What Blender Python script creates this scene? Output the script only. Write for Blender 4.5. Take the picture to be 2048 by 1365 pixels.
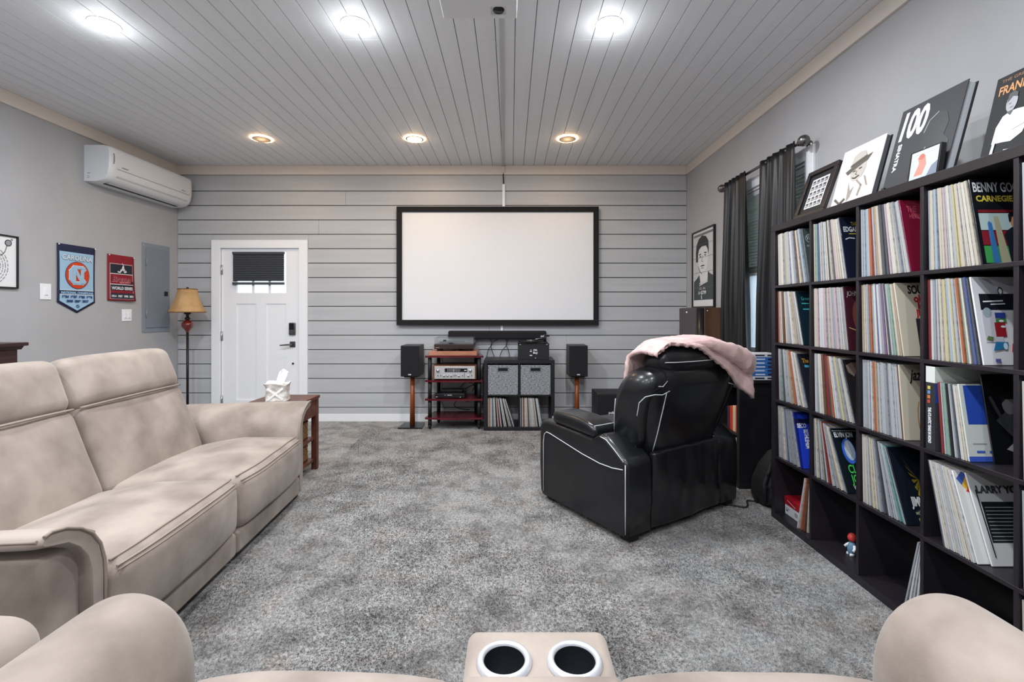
import bpy, math, random
import numpy as np
from mathutils import Vector, Matrix, noise as mnoise

for o in list(bpy.data.objects): bpy.data.objects.remove(o)
SC = bpy.context.scene
COL = SC.collection
random.seed(7)

# ---------------------------------------------------------------- camera, world, exposure
CAM_Z = 1.277
cam_d = bpy.data.cameras.new('camera'); cam = bpy.data.objects.new('camera', cam_d); COL.objects.link(cam)
cam.location = (0, 0, CAM_Z); cam.rotation_euler = (math.pi/2, 0, 0)
cam_d.sensor_fit = 'HORIZONTAL'; cam_d.sensor_width = 36; cam_d.lens = 941/2048*36
cam_d.shift_x = 2/2048; cam_d.shift_y = -57.5/2048; cam_d.clip_start = 0.02
SC.camera = cam
SC.view_settings.view_transform = 'Standard'; SC.view_settings.look = 'None'
SC.view_settings.gamma = 1; SC.view_settings.exposure = 0.2
SC.view_settings.use_curve_mapping = False
W = bpy.data.worlds.new('overcast_sky'); SC.world = W; W.use_nodes = True
bg = W.node_tree.nodes['Background']; bg.inputs[0].default_value = (0.80, 0.90, 1.0, 1); bg.inputs[1].default_value = 2.6
DOWN_W = 28.0
GLOW_W = 1.7       # watts of the added point light brightening the ceiling around each cool downlight      # watts of a cool downlight
WARM_W = 4.5       # watts of a warm dimmed downlight

# ---------------------------------------------------------------- materials
def lin(c):
    return tuple(((v/255)/12.92 if v/255 <= .04045 else (((v/255)+.055)/1.055)**2.4) for v in c)
MATS = {}
def mat(name, rgb, rough=.5, metal=0, var=None, bump=None, coat=0, spec=.5, emit=None, trans=0, stretch=None, alpha=1, sheen=0, ior=1.45):
    """var=(scale, second srgb colour[, lo, hi, detail]); bump=(scale, strength)"""
    if name in MATS: return MATS[name]
    m = bpy.data.materials.new(name); m.use_nodes = True; MATS[name] = m
    nt = m.node_tree; b = nt.nodes['Principled BSDF']; L = nt.links
    b.inputs['Base Color'].default_value = (*lin(rgb), 1); b.inputs['Roughness'].default_value = rough
    b.inputs['Metallic'].default_value = metal; b.inputs['Coat Weight'].default_value = coat
    b.inputs['Coat Roughness'].default_value = .12
    b.inputs['Specular IOR Level'].default_value = spec; b.inputs['IOR'].default_value = ior
    b.inputs['Sheen Weight'].default_value = sheen
    b.inputs['Transmission Weight'].default_value = trans; b.inputs['Alpha'].default_value = alpha
    if emit: b.inputs['Emission Color'].default_value = (*lin(emit[0]), 1); b.inputs['Emission Strength'].default_value = emit[1]
    tc = None
    if var or bump:
        tc = nt.nodes.new('ShaderNodeTexCoord'); src = tc.outputs['Object']
        if stretch:
            mp = nt.nodes.new('ShaderNodeMapping'); mp.inputs['Scale'].default_value = stretch
            L.new(src, mp.inputs['Vector']); src = mp.outputs['Vector']
    if var:
        n = nt.nodes.new('ShaderNodeTexNoise'); n.inputs['Scale'].default_value = var[0]; n.inputs['Detail'].default_value = var[4] if len(var) > 4 else 4
        L.new(src, n.inputs['Vector'])
        r = nt.nodes.new('ShaderNodeValToRGB')
        r.color_ramp.elements[0].position = var[2] if len(var) > 2 else .35; r.color_ramp.elements[1].position = var[3] if len(var) > 3 else .65
        r.color_ramp.elements[0].color = (*lin(rgb), 1); r.color_ramp.elements[1].color = (*lin(var[1]), 1)
        L.new(n.outputs['Fac'], r.inputs['Fac']); L.new(r.outputs['Color'], b.inputs['Base Color'])
    if bump:
        n2 = nt.nodes.new('ShaderNodeTexNoise'); n2.inputs['Scale'].default_value = bump[0]; n2.inputs['Detail'].default_value = 3
        L.new(src, n2.inputs['Vector'])
        bn = nt.nodes.new('ShaderNodeBump'); bn.inputs['Strength'].default_value = bump[1]; bn.inputs['Distance'].default_value = .004
        L.new(n2.outputs['Fac'], bn.inputs['Height']); L.new(bn.outputs['Normal'], b.inputs['Normal'])
    return m
def flat(rgb, rough=.45, coat=0):
    return mat('print_%02x%02x%02x%s' % (*rgb, '_g' if coat else ''), rgb, rough, coat=coat)

M_WALL   = mat('wall_paint', (180,180,183), .75, var=(2.5,(174,174,177)), bump=(90,.06))
M_LAP    = mat('shiplap_paint', (190,192,196), .5, var=(3,(183,185,189)), stretch=(.4,1,6), bump=(40,.05))
M_GROOVE = mat('groove_dark', (46,46,50), .9)
M_CEIL   = mat('ceiling_board_paint', (230,232,235), .55, var=(2.5,(225,227,230)), stretch=(6,.4,1))
M_CEILB  = mat('ceiling_backing', (50,50,54), .9)
M_CROWN  = mat('crown_paint', (226,216,206), .5)
M_WHITE  = mat('white_paint', (244,246,250), .4)
M_BASE   = mat('baseboard_paint', (236,237,240), .45)
M_BLACK  = mat('black_laminate', (25,25,29), .42, var=(6,(30,29,34)), stretch=(1,1,6))
M_SHELF  = mat('shelf_black_brown', (30,27,32), .38, var=(5,(36,32,38)), stretch=(1,.3,1), bump=(60,.04))
M_BLKM   = mat('matte_black', (24,25,29), .55)
M_BLKS   = mat('satin_black', (20,20,23), .28)
M_GRILLE = mat('speaker_grille', (22,23,28), .85, bump=(700,.3))
M_FELT   = mat('screen_frame_velvet', (20,21,25), .9, sheen=.2)
M_SCREEN = mat('screen_fabric', (230,232,237), .7)
M_LEATHER= mat('black_leather', (21,22,25), .30, bump=(55,.10), coat=.12, var=(9,(27,28,31)))
M_THREAD = mat('white_thread', (205,208,212), .7)
M_SUEDE  = mat('beige_nubuck', (162,149,139), .6, var=(4.5,(122,109,100),.34,.68,5), bump=(160,.10), sheen=.25)
M_SEAM   = mat('beige_seam', (146,133,123), .7)
M_CHROME = mat('brushed_steel', (190,192,196), .28, metal=1)
M_NICKEL = mat('satin_nickel', (120,118,116), .32, metal=1)
M_WOODR  = mat('reddish_wood', (122,66,48), .38, var=(9,(88,44,32)), stretch=(1,1,.15))
M_WOODT  = mat('brown_table_wood', (104,62,46), .4, var=(12,(78,44,33)), stretch=(.15,1,1))
M_WOODD  = mat('dark_espresso_wood', (62,40,38), .35, var=(10,(44,28,27)), stretch=(1,.15,1))
M_WOODP  = mat('orange_pole_wood', (150,76,34), .35, var=(20,(118,56,26)), stretch=(1,1,.08))
M_PLINTH = mat('copper_tinted_wood', (196,138,112), .35, var=(9,(150,92,72)), stretch=(.25,1,1))
M_CHERRY = mat('cherry_lacquer', (98,26,38), .22, var=(12,(74,18,28)), stretch=(.3,1,1), coat=.4)
M_GREYM  = mat('grey_enamel', (138,146,156), .45)
M_PLAST  = mat('white_plastic', (226,228,231), .35)
M_GREYF  = mat('grey_weave', (164,167,172), .9, var=(55,(98,101,106),.38,.62), stretch=(1,1,2.5), bump=(420,.5))
M_PINK   = mat('pink_quilt', (216,184,180), .85, var=(14,(196,160,158)), bump=(150,.35), sheen=.3)
M_CURT   = mat('black_curtain_cloth', (15,15,18), .42, sheen=0, bump=(300,.08))
M_PILEY  = None

# ---------------------------------------------------------------- mesh builder
def rotm(ax, deg): return Matrix.Rotation(math.radians(deg), 4, ax)
def T(x, y, z): return Matrix.Translation((x, y, z))
class MB:
    def __init__(s): s.v = []; s.f = []; s.sm = []; s.mi = []
    def add(s, vs, fs, smooth=False, mi=0, M=None):
        b = len(s.v)
        s.v += [tuple(M @ Vector(p)) if M else tuple(p) for p in vs]
        for i, f in enumerate(fs):
            s.f.append(tuple(b+j for j in f)); s.sm.append(smooth[i] if isinstance(smooth, list) else smooth); s.mi.append(mi)
        return s
    def box(s, x0, x1, y0, y1, z0, z1, r=0, k=2, m=(1,1,1), f=None, M=None, mi=0):
        """box from bounds, edges rounded by r; f deforms centred coordinates"""
        c = Vector(((x0+x1)/2, (y0+y1)/2, (z0+z1)/2)); h = [abs(x1-x0)/2, abs(y1-y0)/2, abs(z1-z0)/2]
        r = min(r, min(h)*.999)
        ax = []
        for a in range(3):
            inn = h[a]-r
            if r > 0:
                t = [r*math.tan(math.radians(45*i/k)) for i in range(k, 0, -1)]
                lst = [-inn-q for q in t] + [-inn+2*inn*i/m[a] for i in range(m[a]+1)] + [inn+q for q in reversed(t)]
            else: lst = [-h[a]+2*h[a]*i/m[a] for i in range(m[a]+1)]
            ax.append(lst)
        n = [len(l)-1 for l in ax]; idx = {}; vs = []
        def vid(i, j, l):
            key = (i, j, l)
            if key in idx: return idx[key]
            p = Vector((ax[0][i], ax[1][j], ax[2][l]))
            if r > 0:
                q = Vector([max(-(h[a]-r), min(h[a]-r, p[a])) for a in range(3)])
                d = p-q
                if d.length > 1e-9: p = q+d.normalized()*r
            if f: p = Vector(f(p.x, p.y, p.z))
            idx[key] = len(vs); vs.append(p+c); return idx[key]
        fs = []; sm = []
        def isflat(a, b, na, nb): return r == 0 or (k <= a < na-k and k <= b < nb-k)
        for a, b, w in ((0,1,2), (1,2,0), (2,0,1)):
            for side in (0, n[w]):
                for i in range(n[a]):
                    for j in range(n[b]):
                        def g(p, q):
                            t = [0,0,0]; t[a] = p; t[b] = q; t[w] = side; return vid(*t)
                        q = [g(i,j), g(i+1,j), g(i+1,j+1), g(i,j+1)]
                        if side == 0: q.reverse()
                        fs.append(q); sm.append(True if f else not isflat(i, j, n[a], n[b]))
        return s.add(vs, fs, sm, mi, M)
    def cyl(s, p0, p1, r0, r1=None, n=20, caps=True, smooth=True, mi=0):
        return s.tube([p0, p1], [r0, r0 if r1 is None else r1], n, caps, mi=mi)
    def tube(s, pts, r, n=8, caps=True, closed=False, mi=0):
        pts = [Vector(p) for p in pts]; N = len(pts); rs = r if isinstance(r, (list, tuple)) else [r]*N
        vs = []; up = None
        for i, p in enumerate(pts):
            if closed: d = pts[(i+1) % N]-pts[i-1]
            else: d = pts[min(i+1, N-1)]-pts[max(i-1, 0)]
            d = d.normalized() if d.length > 1e-9 else Vector((0,0,1))
            if up is None:
                up = d.orthogonal().normalized()
            up = (up-d*up.dot(d)); up = up.normalized() if up.length > 1e-6 else d.orthogonal().normalized()
            w = d.cross(up)
            for a in range(n):
                t = 2*math.pi*a/n; vs.append(p+(up*math.cos(t)+w*math.sin(t))*rs[i])
        fs = []; sm = []
        for i in range(N if closed else N-1):
            for a in range(n):
                fs.append((i*n+a, i*n+(a+1) % n, ((i+1) % N)*n+(a+1) % n, ((i+1) % N)*n+a)); sm.append(True)
        if caps and not closed:
            fs.append(tuple(reversed(range(n)))); sm.append(False)
            fs.append(tuple(range((N-1)*n, N*n))); sm.append(False)
        return s.add(vs, fs, sm, mi)
    def lathe(s, prof, c=(0,0,0), n=32, M=None, mi=0, smooth=True, arc=1.0):
        vs = []; m = len(prof); full = arc >= .999; cnt = n if full else n+1
        for a in range(cnt):
            t = 2*math.pi*arc*a/n
            for (r, z) in prof: vs.append((c[0]+max(r,1e-5)*math.cos(t), c[1]+max(r,1e-5)*math.sin(t), c[2]+z))
        fs = [(a*m+i, ((a+1) % cnt)*m+i, ((a+1) % cnt)*m+i+1, a*m+i+1) for a in range(n) for i in range(m-1)]
        return s.add(vs, fs, smooth, mi, M)
    def prism(s, poly, depth, M=None, mi=0, smooth=False):
        """poly in local xy, extruded along local +z by depth"""
        n = len(poly); vs = [(x,y,0) for x,y in poly]+[(x,y,depth) for x,y in poly]
        fs = [tuple(reversed(range(n))), tuple(range(n,2*n))]+[(i,(i+1)%n,n+(i+1)%n,n+i) for i in range(n)]
        return s.add(vs, fs, [False,False]+[smooth]*n, mi, M)
    def grid(s, fn, nu, nv, mi=0, closeu=False, M=None):
        vs = [fn(i/nu, j/nv) for i in range(nu+(0 if closeu else 1)) for j in range(nv+1)]
        cu = nu if closeu else nu+1
        fs = [(i*(nv+1)+j, ((i+1)%cu)*(nv+1)+j, ((i+1)%cu)*(nv+1)+j+1, i*(nv+1)+j+1) for i in range(nu) for j in range(nv)]
        return s.add(vs, fs, True, mi, M)
    def loft(s, rings, n=40, caps=True, mi=0, M=None):
        """rings: (z, xc, yc, hx, hy, power)"""
        vs = []
        for (z, xc, yc, hx, hy, p) in rings:
            for a in range(n):
                t = 2*math.pi*a/n; c, q = math.cos(t), math.sin(t)
                vs.append((xc+hx*math.copysign(abs(c)**(2/p), c), yc+hy*math.copysign(abs(q)**(2/p), q), z))
        R = len(rings)
        fs = [(i*n+a, i*n+(a+1)%n, (i+1)*n+(a+1)%n, (i+1)*n+a) for i in range(R-1) for a in range(n)]; sm = [True]*len(fs)
        if caps: fs += [tuple(reversed(range(n))), tuple(range((R-1)*n, R*n))]; sm += [False, False]
        return s.add(vs, fs, sm, mi, M)
    def mesh(s, name, mats):
        me = bpy.data.meshes.new(name); me.from_pydata(s.v, [], s.f); me.update()
        for m in (mats if isinstance(mats, (list, tuple)) else [mats]): me.materials.append(m)
        me.polygons.foreach_set('use_smooth', s.sm); me.polygons.foreach_set('material_index', s.mi); me.update()
        return me
    def build(s, name, mats, parent=None, loc=None, rz=0):
        o = bpy.data.objects.new(name, s.mesh(name, mats)); COL.objects.link(o)
        if parent: o.parent = parent
        if loc: o.location = loc
        if rz: o.rotation_euler = (0,0,math.radians(rz))
        return o
def tag(o, label=None, cat=None, group=None, kind=None):
    if label: o['label'] = label
    if cat: o['category'] = cat
    if group: o['group'] = group
    if kind: o['kind'] = kind
    return o
def empty(name, loc=(0,0,0), rz=0, label=None, cat=None, group=None, kind=None):
    o = bpy.data.objects.new(name, None); COL.objects.link(o); o.location = loc; o.rotation_euler = (0,0,math.radians(rz))
    o.empty_display_size = .05
    return tag(o, label, cat, group, kind)
def quick(name, m, parent, *b, **kw):
    return MB().box(*b, **kw).build(name, m, parent)
def copy_tree(o, parent=None):
    c = o.copy(); COL.objects.link(c)
    if parent: c.parent = parent
    for ch in list(o.children): copy_tree(ch, c)
    return c

# flat print: layered shapes and lettering on a surface, one mesh
def text_geo(s, size, shear=0, extr=0):
    cu = bpy.data.curves.new('t', 'FONT'); cu.body = s; cu.size = size; cu.shear = shear; cu.resolution_u = 3
    cu.offset = extr
    ob = bpy.data.objects.new('t', cu); COL.objects.link(ob)
    me = bpy.data.meshes.new_from_object(ob)
    vs = [tuple(v.co) for v in me.vertices]; fs = [tuple(p.vertices) for p in me.polygons]
    bpy.data.objects.remove(ob); bpy.data.curves.remove(cu); bpy.data.meshes.remove(me)
    return vs, fs
def ell(cx, cy, rx, ry, n=28, a0=0, a1=360):
    return [(cx+rx*math.cos(math.radians(a0+(a1-a0)*i/n)), cy+ry*math.sin(math.radians(a0+(a1-a0)*i/n))) for i in range(n if a1-a0 >= 360 else n+1)]
def art(name, parent, o, u, v, items, deform=None, step=.0004):
    o, u, v = Vector(o), Vector(u).normalized(), Vector(v).normalized(); nrm = u.cross(v)
    mb = MB(); mats = []
    def mi(m):
        if m not in mats: mats.append(m)
        return mats.index(m)
    def put(pts, fs, m, lv):
        P = []
        for p in pts:
            q = o+u*p[0]+v*p[1]+nrm*(step*lv)
            if deform: q = q+nrm*deform(p[0], p[1])
            P.append(q)
        mb.add(P, fs, False, mi(m))
    for lv, it in enumerate(items, 1):
        k, m = it[0], it[1]
        if k == 'r':
            x, y, w, h = it[2:6]
            nx = max(1, int(w/.04)) if deform else 1; ny = max(1, int(h/.04)) if deform else 1
            pts = [(x+w*i/nx, y+h*j/ny) for i in range(nx+1) for j in range(ny+1)]
            put(pts, [(i*(ny+1)+j, (i+1)*(ny+1)+j, (i+1)*(ny+1)+j+1, i*(ny+1)+j+1) for i in range(nx) for j in range(ny)], m, lv)
        elif k == 'e' and deform:
            pts = [(it[2], it[3])]
            for q in range(1, 6): pts += ell(it[2], it[3], it[4]*q/5, it[5]*q/5)
            fs = [(0, 1+i, 1+(i+1)%28) for i in range(28)]+[(1+28*q+i, 29+28*q+i, 29+28*q+(i+1)%28, 1+28*q+(i+1)%28) for q in range(4) for i in range(28)]
            put(pts, fs, m, lv)
        elif k == 'e': p = ell(*it[2:6]); put(p, [tuple(range(len(p)))], m, lv)
        elif k == 'p':
            p = it[2]; area = sum(p[i-1][0]*p[i][1]-p[i][0]*p[i-1][1] for i in range(len(p)))
            put(p, [tuple(range(len(p))) if area > 0 else tuple(reversed(range(len(p))))], m, lv)
        elif k == 't':
            x, y, size, s = it[2:6]; opt = it[6] if len(it) > 6 else {}
            vs, fs = text_geo(s, size, opt.get('shear', 0), opt.get('bold', 0))
            if not vs: continue
            w0 = min(p[0] for p in vs); w1 = max(p[0] for p in vs); sx = opt.get('width', w1-w0)/max(w1-w0, 1e-6)*opt.get('kx', 1)
            clip = opt.get('clip')
            ca, sa = math.cos(math.radians(opt.get('rot', 0))), math.sin(math.radians(opt.get('rot', 0)))
            P = [((p[0]-w0)*sx, p[1]*opt.get('sy', 1)) for p in vs]
            if opt.get('center'): P = [(p[0]-(w1-w0)*sx/2, p[1]) for p in P]
            P = [(x+p[0]*ca-p[1]*sa, y+p[0]*sa+p[1]*ca) for p in P]
            put(P, fs, m, lv)
        elif k == 'l':   # polyline stroke of width w
            pts, w = it[2], it[3]
            for i in range(len(pts)-1):
                a, b = Vector(pts[i]), Vector(pts[i+1]); d = (b-a).normalized(); q = Vector((-d.y, d.x))*w/2; e = d*w*.35
                put([tuple(a-e-q), tuple(b+e-q), tuple(b+e+q), tuple(a-e+q)], [(0,1,2,3)], m, lv)
    ob = mb.build(name, mats, parent)
    return ob

# ---------------------------------------------------------------- room shell
XL, XR, YB, YF, ZC = -3.906, 2.06, 5.51, -2.6, 2.992
DX0, DX1, DZ = -3.408, -2.458, 2.03             # door opening
WY0, WY1, WZ0, WZ1 = 3.27, 4.27, .92, 2.33      # window opening in the right wall

carpet = mat('carpet', (160,158,156), .95)
nt = carpet.node_tree; b = nt.nodes['Principled BSDF']
tc = nt.nodes.new('ShaderNodeNewGeometry')
def nz(scale, det, lo, hi, ramp):
    n = nt.nodes.new('ShaderNodeTexNoise'); n.inputs['Scale'].default_value = scale; n.inputs['Detail'].default_value = det
    n.inputs['Roughness'].default_value = .72
    nt.links.new(tc.outputs['Position'], n.inputs['Vector'])
    r = nt.nodes.new('ShaderNodeValToRGB'); r.color_ramp.elements[0].position = lo; r.color_ramp.elements[1].position = hi
    r.color_ramp.elements[0].color = (*lin(ramp[0]),1); r.color_ramp.elements[1].color = (*lin(ramp[1]),1)
    nt.links.new(n.outputs['Fac'], r.inputs['Fac']); return r, n
r1, _ = nz(4.2, 10, .36, .56, ((146,145,144), (203,202,201)))
r2, _ = nz(62, 6, .38, .60, ((135,135,135), (255,255,255)))
r3, _ = nz(5.0, 4, .50, .75, ((255,255,255), (255,241,234)))
mx = nt.nodes.new('ShaderNodeMix'); mx.data_type = 'RGBA'; mx.blend_type = 'MULTIPLY'; mx.inputs[0].default_value = .7
nt.links.new(r1.outputs[0], mx.inputs[6]); nt.links.new(r2.outputs[0], mx.inputs[7])
mx2 = nt.nodes.new('ShaderNodeMix'); mx2.data_type = 'RGBA'; mx2.blend_type = 'MULTIPLY'; mx2.inputs[0].default_value = 1
nt.links.new(mx.outputs[2], mx2.inputs[6]); nt.links.new(r3.outputs[0], mx2.inputs[7]); nt.links.new(mx2.outputs[2], b.inputs['Base Color'])
_, n4 = nz(220, 5, 0, 1, ((0,0,0),(255,255,255)))
bp = nt.nodes.new('ShaderNodeBump'); bp.inputs['Strength'].default_value = .9; bp.inputs['Distance'].default_value = .01
nt.links.new(n4.outputs['Fac'], bp.inputs['Height']); nt.links.new(bp.outputs['Normal'], b.inputs['Normal'])
b.inputs['Specular IOR Level'].default_value = .1
floor = tag(quick('floor', carpet, None, XL-.1, XR+.1, YF-.1, YB+.1, -.06, 0), kind='structure')

def pile():
    rng = np.random.default_rng(3)
    N = 420000
    y = 1.0+4.2*rng.random(N)**1.9; x = -1.75+3.5*rng.random(N)
    keep = (x < 1.62) & (x > -1.40-.056*(y-2.4)) & (np.abs(x) < y*1.12+.1)
    x, y = x[keep], y[keep]; N = len(x)
    a = rng.random(N)*2*np.pi; L = .008+.010*rng.random(N); lean = (.3+.7*rng.random(N))*L; h = .004+.007*rng.random(N)
    swirl = 2.2*np.sin(3.1*x+1.7*np.sin(2.3*y))+1.5*np.sin(2.7*y+x); b_ = swirl+rng.normal(0,1.0,N)
    w = .0012+.0008*rng.random(N)
    V = np.zeros((N,3,3), np.float32)
    V[:,0,0] = x-w*np.sin(b_); V[:,0,1] = y+w*np.cos(b_); V[:,1,0] = x+w*np.sin(b_); V[:,1,1] = y-w*np.cos(b_)
    V[:,2,0] = x+lean*np.cos(b_); V[:,2,1] = y+lean*np.sin(b_); V[:,2,2] = h
    me = bpy.data.meshes.new('carpet_pile'); me.vertices.add(3*N); me.vertices.foreach_set('co', V.ravel())
    me.loops.add(3*N); me.loops.foreach_set('vertex_index', np.arange(3*N, dtype=np.int32))
    me.polygons.add(N); me.polygons.foreach_set('loop_start', np.arange(0,3*N,3, dtype=np.int32))
    me.update(calc_edges=True); me.materials.append(carpet)
    o = bpy.data.objects.new('carpet_pile', me); COL.objects.link(o); o.parent = floor
    o['kind'] = 'stuff'
pile()

# walls
def uslab(name, m, poly, axis):
    mb = MB()
    return mb
u = [(XL-.1,0),(DX0,0),(DX0,DZ),(DX1,DZ),(DX1,0),(XR+.1,0),(XR+.1,ZC+.1),(XL-.1,ZC+.1)]
wall_back = tag(MB().prism(u, .12, M=T(0,YB+.15,0) @ rotm('X',90)).build('wall_back', M_GROOVE), kind='structure')
tag(quick('wall_left', M_WALL, None, XL-.12, XL, YF-.1, YB+.15, 0, ZC+.1), kind='structure')
tag(quick('wall_rear', M_WALL, None, XL-.1, XR+.1, YF-.12, YF, 0, ZC+.1), kind='structure')
# right wall with the window opening: a ring of quads, both faces
Y0, Y1 = YF-.1, YB+.15
o4 = [(Y0,0),(Y1,0),(Y1,ZC+.1),(Y0,ZC+.1)]; i4 = [(WY0,WZ0),(WY1,WZ0),(WY1,WZ1),(WY0,WZ1)]
vs = [(XR,a,c) for a,c in o4+i4]+[(XR+.14,a,c) for a,c in o4+i4]
fs = []
for i in range(4):
    j = (i+1)%4
    fs += [(i,4+i,4+j,j), (8+i,8+j,12+j,12+i), (4+i,12+i,12+j,4+j), (i,j,8+j,8+i)]
tag(MB().add(vs, fs).build('wall_right', M_WALL), kind='structure')

# shiplap boards on the back wall
PITCH, GAP, ZB0 = .169, .008, .159-.169
def board(parent, name, x0, x1, z0, z1):
    return quick(name, M_LAP, parent, x0, x1, YB, YB+.018, z0, z1, r=.002, k=1)
rj = random.Random(5)
for i in range(18):
    z0 = max(ZB0+i*PITCH+GAP, 0.0); z1 = ZB0+(i+1)*PITCH if i != 16 else 2.884
    if z0 > 2.86: continue
    spans = [(XL+.002, XR-.002)] if z0 > DZ+.09 else [(XL+.002, DX0-.02), (DX1+.02, XR-.002)]
    if z0 < DZ+.09 and z1 > DZ+.09:
        spans = [(XL+.002, DX0-.085), (DX1+.085, XR-.002)]
        quick('shiplap_board', M_LAP, wall_back, DX0-.084, DX1+.084, YB, YB+.018, DZ+.091, z1, r=.002, k=1)
    for (a, c) in spans:
        if c-a > 3 and rj.random() < .8:
            j = rj.uniform(a+1.2, c-1.2); board(wall_back, 'shiplap_board', a, j-.0007, z0, z1); board(wall_back, 'shiplap_board', j+.0007, c, z0, z1)
        else: board(wall_back, 'shiplap_board', a, c, z0, z1)
tag(quick('baseboard_back', M_BASE, None, DX1+.09, XR-.001, YB-.016, YB, .0, .086, r=.003), kind='structure')
tag(quick('baseboard_left', M_BASE, None, XL, XL+.014, YF, YB-.001, 0, .086, r=.003), kind='structure')
tag(quick('baseboard_right', M_BASE, None, XR-.014, XR, YF, YB-.02, 0, .086, r=.003), kind='structure')

# ceiling of narrow boards
ceiling = tag(quick('ceiling', M_CEILB, None, XL-.1, XR+.1, YF-.1, YB+.15, ZC+.02, ZC+.12), kind='structure')
CP, X0 = .1209, .025
k = math.floor((XL-X0)/CP)
meshes = {}
rc = random.Random(11)
while X0+k*CP < XR:
    a, c = max(X0+k*CP+.002, XL+.001), min(X0+(k+1)*CP-.002, XR-.001)
    if c-a > .02:
        cuts = sorted(rc.sample([-1.2, .35, 1.9, 2.96, 3.6, 4.45], 2)); ys = [YF]+cuts+[YB]
        for i in range(3):
            quick('ceiling_board', M_CEIL, ceiling, a, c, ys[i]+(.0006 if i else 0), ys[i+1]-.0006, ZC, ZC+.02, r=.0016, k=1)
    k += 1
# flat crown boards
tag(quick('trim_1', M_CROWN, None, XL+.02, XR-.02, YB-.022, YB, ZC-.107, ZC-.001, r=.002, k=1), kind='structure')
tag(quick('trim_2', M_CROWN, None, XL, XL+.02, YF, YB, ZC-.107, ZC-.001, r=.002, k=1), kind='structure')
tag(quick('trim_3', M_CROWN, None, XR-.02, XR, YF, YB, ZC-.107, ZC-.001, r=.002, k=1), kind='structure')

# ---------------------------------------------------------------- door
door = empty('door_1', ((DX0+DX1)/2, YB, 0), kind='structure')
def dl(x): return x-(DX0+DX1)/2
hw = (DX1-DX0)/2
for s in (-1, 1):
    quick('casing', M_WHITE, door, s*hw-.015*s if s < 0 else hw-.015, s*(hw+.085), -.03, 0, 0, DZ+.09 if s else 0, r=.003)
quick('head_casing', M_WHITE, door, -hw+.015, hw-.015, -.03, 0, DZ-.005, DZ+.09, r=.003)
quick('threshold', M_NICKEL, door, -hw+.02, hw-.02, -.02, .06, 0, .012, r=.003)
yA, yBk = .0, .04
sx0, sx1 = -hw+.018, hw-.018
wx0, wx1, wz0, wz1 = dl(-3.215), dl(-2.635), 1.505, 1.985
quick('stile', M_WHITE, door, sx0, wx0, yA, yBk, .013, DZ-.01)
quick('stile', M_WHITE, door, wx1, sx1, yA, yBk, .013, DZ-.01)
quick('top_rail', M_WHITE, door, wx0, wx1, yA, yBk, wz1, DZ-.01)
quick('lock_rail', M_WHITE, door, wx0, wx1, yA, yBk, 1.375, wz0)
quick('bottom_rail', M_WHITE, door, wx0, wx1, yA, yBk, .013, .25)
mxm = (wx0+wx1)/2
quick('mullion', M_WHITE, door, mxm-.058, mxm+.058, yA, yBk, .25, 1.375)
for a, c in ((wx0, mxm-.058), (mxm+.058, wx1)):
    quick('door_panel', M_WHITE, door, a, c, yA+.010, yBk-.01, .25, 1.375)
glass = mat('clear_glass', (235,242,248), .02, trans=1, ior=1.45)
for i in range(3):
    a = wx0+(wx1-wx0)*i/3; c = wx0+(wx1-wx0)*(i+1)/3
    quick('pane', glass, door, a, c, yA+.018, yA+.024, wz0, wz1)
for i in (1, 2):
    a = wx0+(wx1-wx0)*i/3; quick('glazing_bar', M_WHITE, door, a-.012, a+.012, yA, yA+.016, wz0, wz1)
for zc in (1.775, 1.0, .25):
    h = MB().box(-hw+.008, -hw+.036, -.006, .002, zc-.055, zc+.055, r=.002).cyl((-hw+.024,-.010,zc-.055), (-hw+.024,-.010,zc+.055), .008, n=10).build('hinge', M_CHROME, door)
lk = empty('door_lock', (0,0,0)); lk.parent = door
kx = dl(-2.555)
quick('keypad_body', M_NICKEL, lk, kx-.037, kx+.037, -.03, 0, 1.01, 1.155, r=.01)
quick('keypad_screen', M_BLKS, lk, kx-.028, kx+.028, -.034, -.029, 1.075, 1.148, r=.004)
MB().box(kx-.022, kx+.022, -.045, -.03, 1.028, 1.046, r=.005).build('thumb_turn', M_NICKEL, lk)
lv = empty('lever_handle', (0,0,0)); lv.parent = door
quick('rose_plate', M_NICKEL, lv, kx-.032, kx+.032, -.012, 0, .868, .935, r=.004)
MB().tube([(kx,-.012,.9),(kx,-.05,.9),(kx-.02,-.055,.9),(kx-.125,-.055,.893)], [.011,.011,.01,.007], 10).build('lever', M_NICKEL, lv)
MB().cyl((kx+.005,.004,.677),(kx+.005,-.012,.677),.011).build('deadbolt_knob', M_NICKEL, door)

# pleated shade on the door window
sh = empty('pleated_shade', ((-3.243-2.648)/2, YB-.006, 1.61), label='charcoal pleated shade half lowered over the white door window', cat='blind')
w2 = .298
quick('head_rail', mat('shade_rail',(70,73,80),.5), sh, -w2-.004, w2+.004, -.028, 0, .345, .372, r=.004)
zz = []; nP = 15
for i in range(nP*2+1): zz.append((-.024 if i % 2 else -.008, .33-(.315)*i/(nP*2)))
M_SHADE = mat('charcoal_pleats', (84,88,96), .8)
pts = [(y, z+.016) for y, z in zz]+[(y+.004, z+.016) for y, z in reversed(zz)]
MB().prism(pts, w2*2, M=T(-w2,0,0) @ Matrix(((0,0,1,0),(1,0,0,0),(0,1,0,0),(0,0,0,1)))).build('pleats', M_SHADE, sh)
quick('bottom_rail', mat('shade_rail',(70,73,80),.5), sh, -w2-.004, w2+.004, -.028, -.004, -.012, .018, r=.004)

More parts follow.
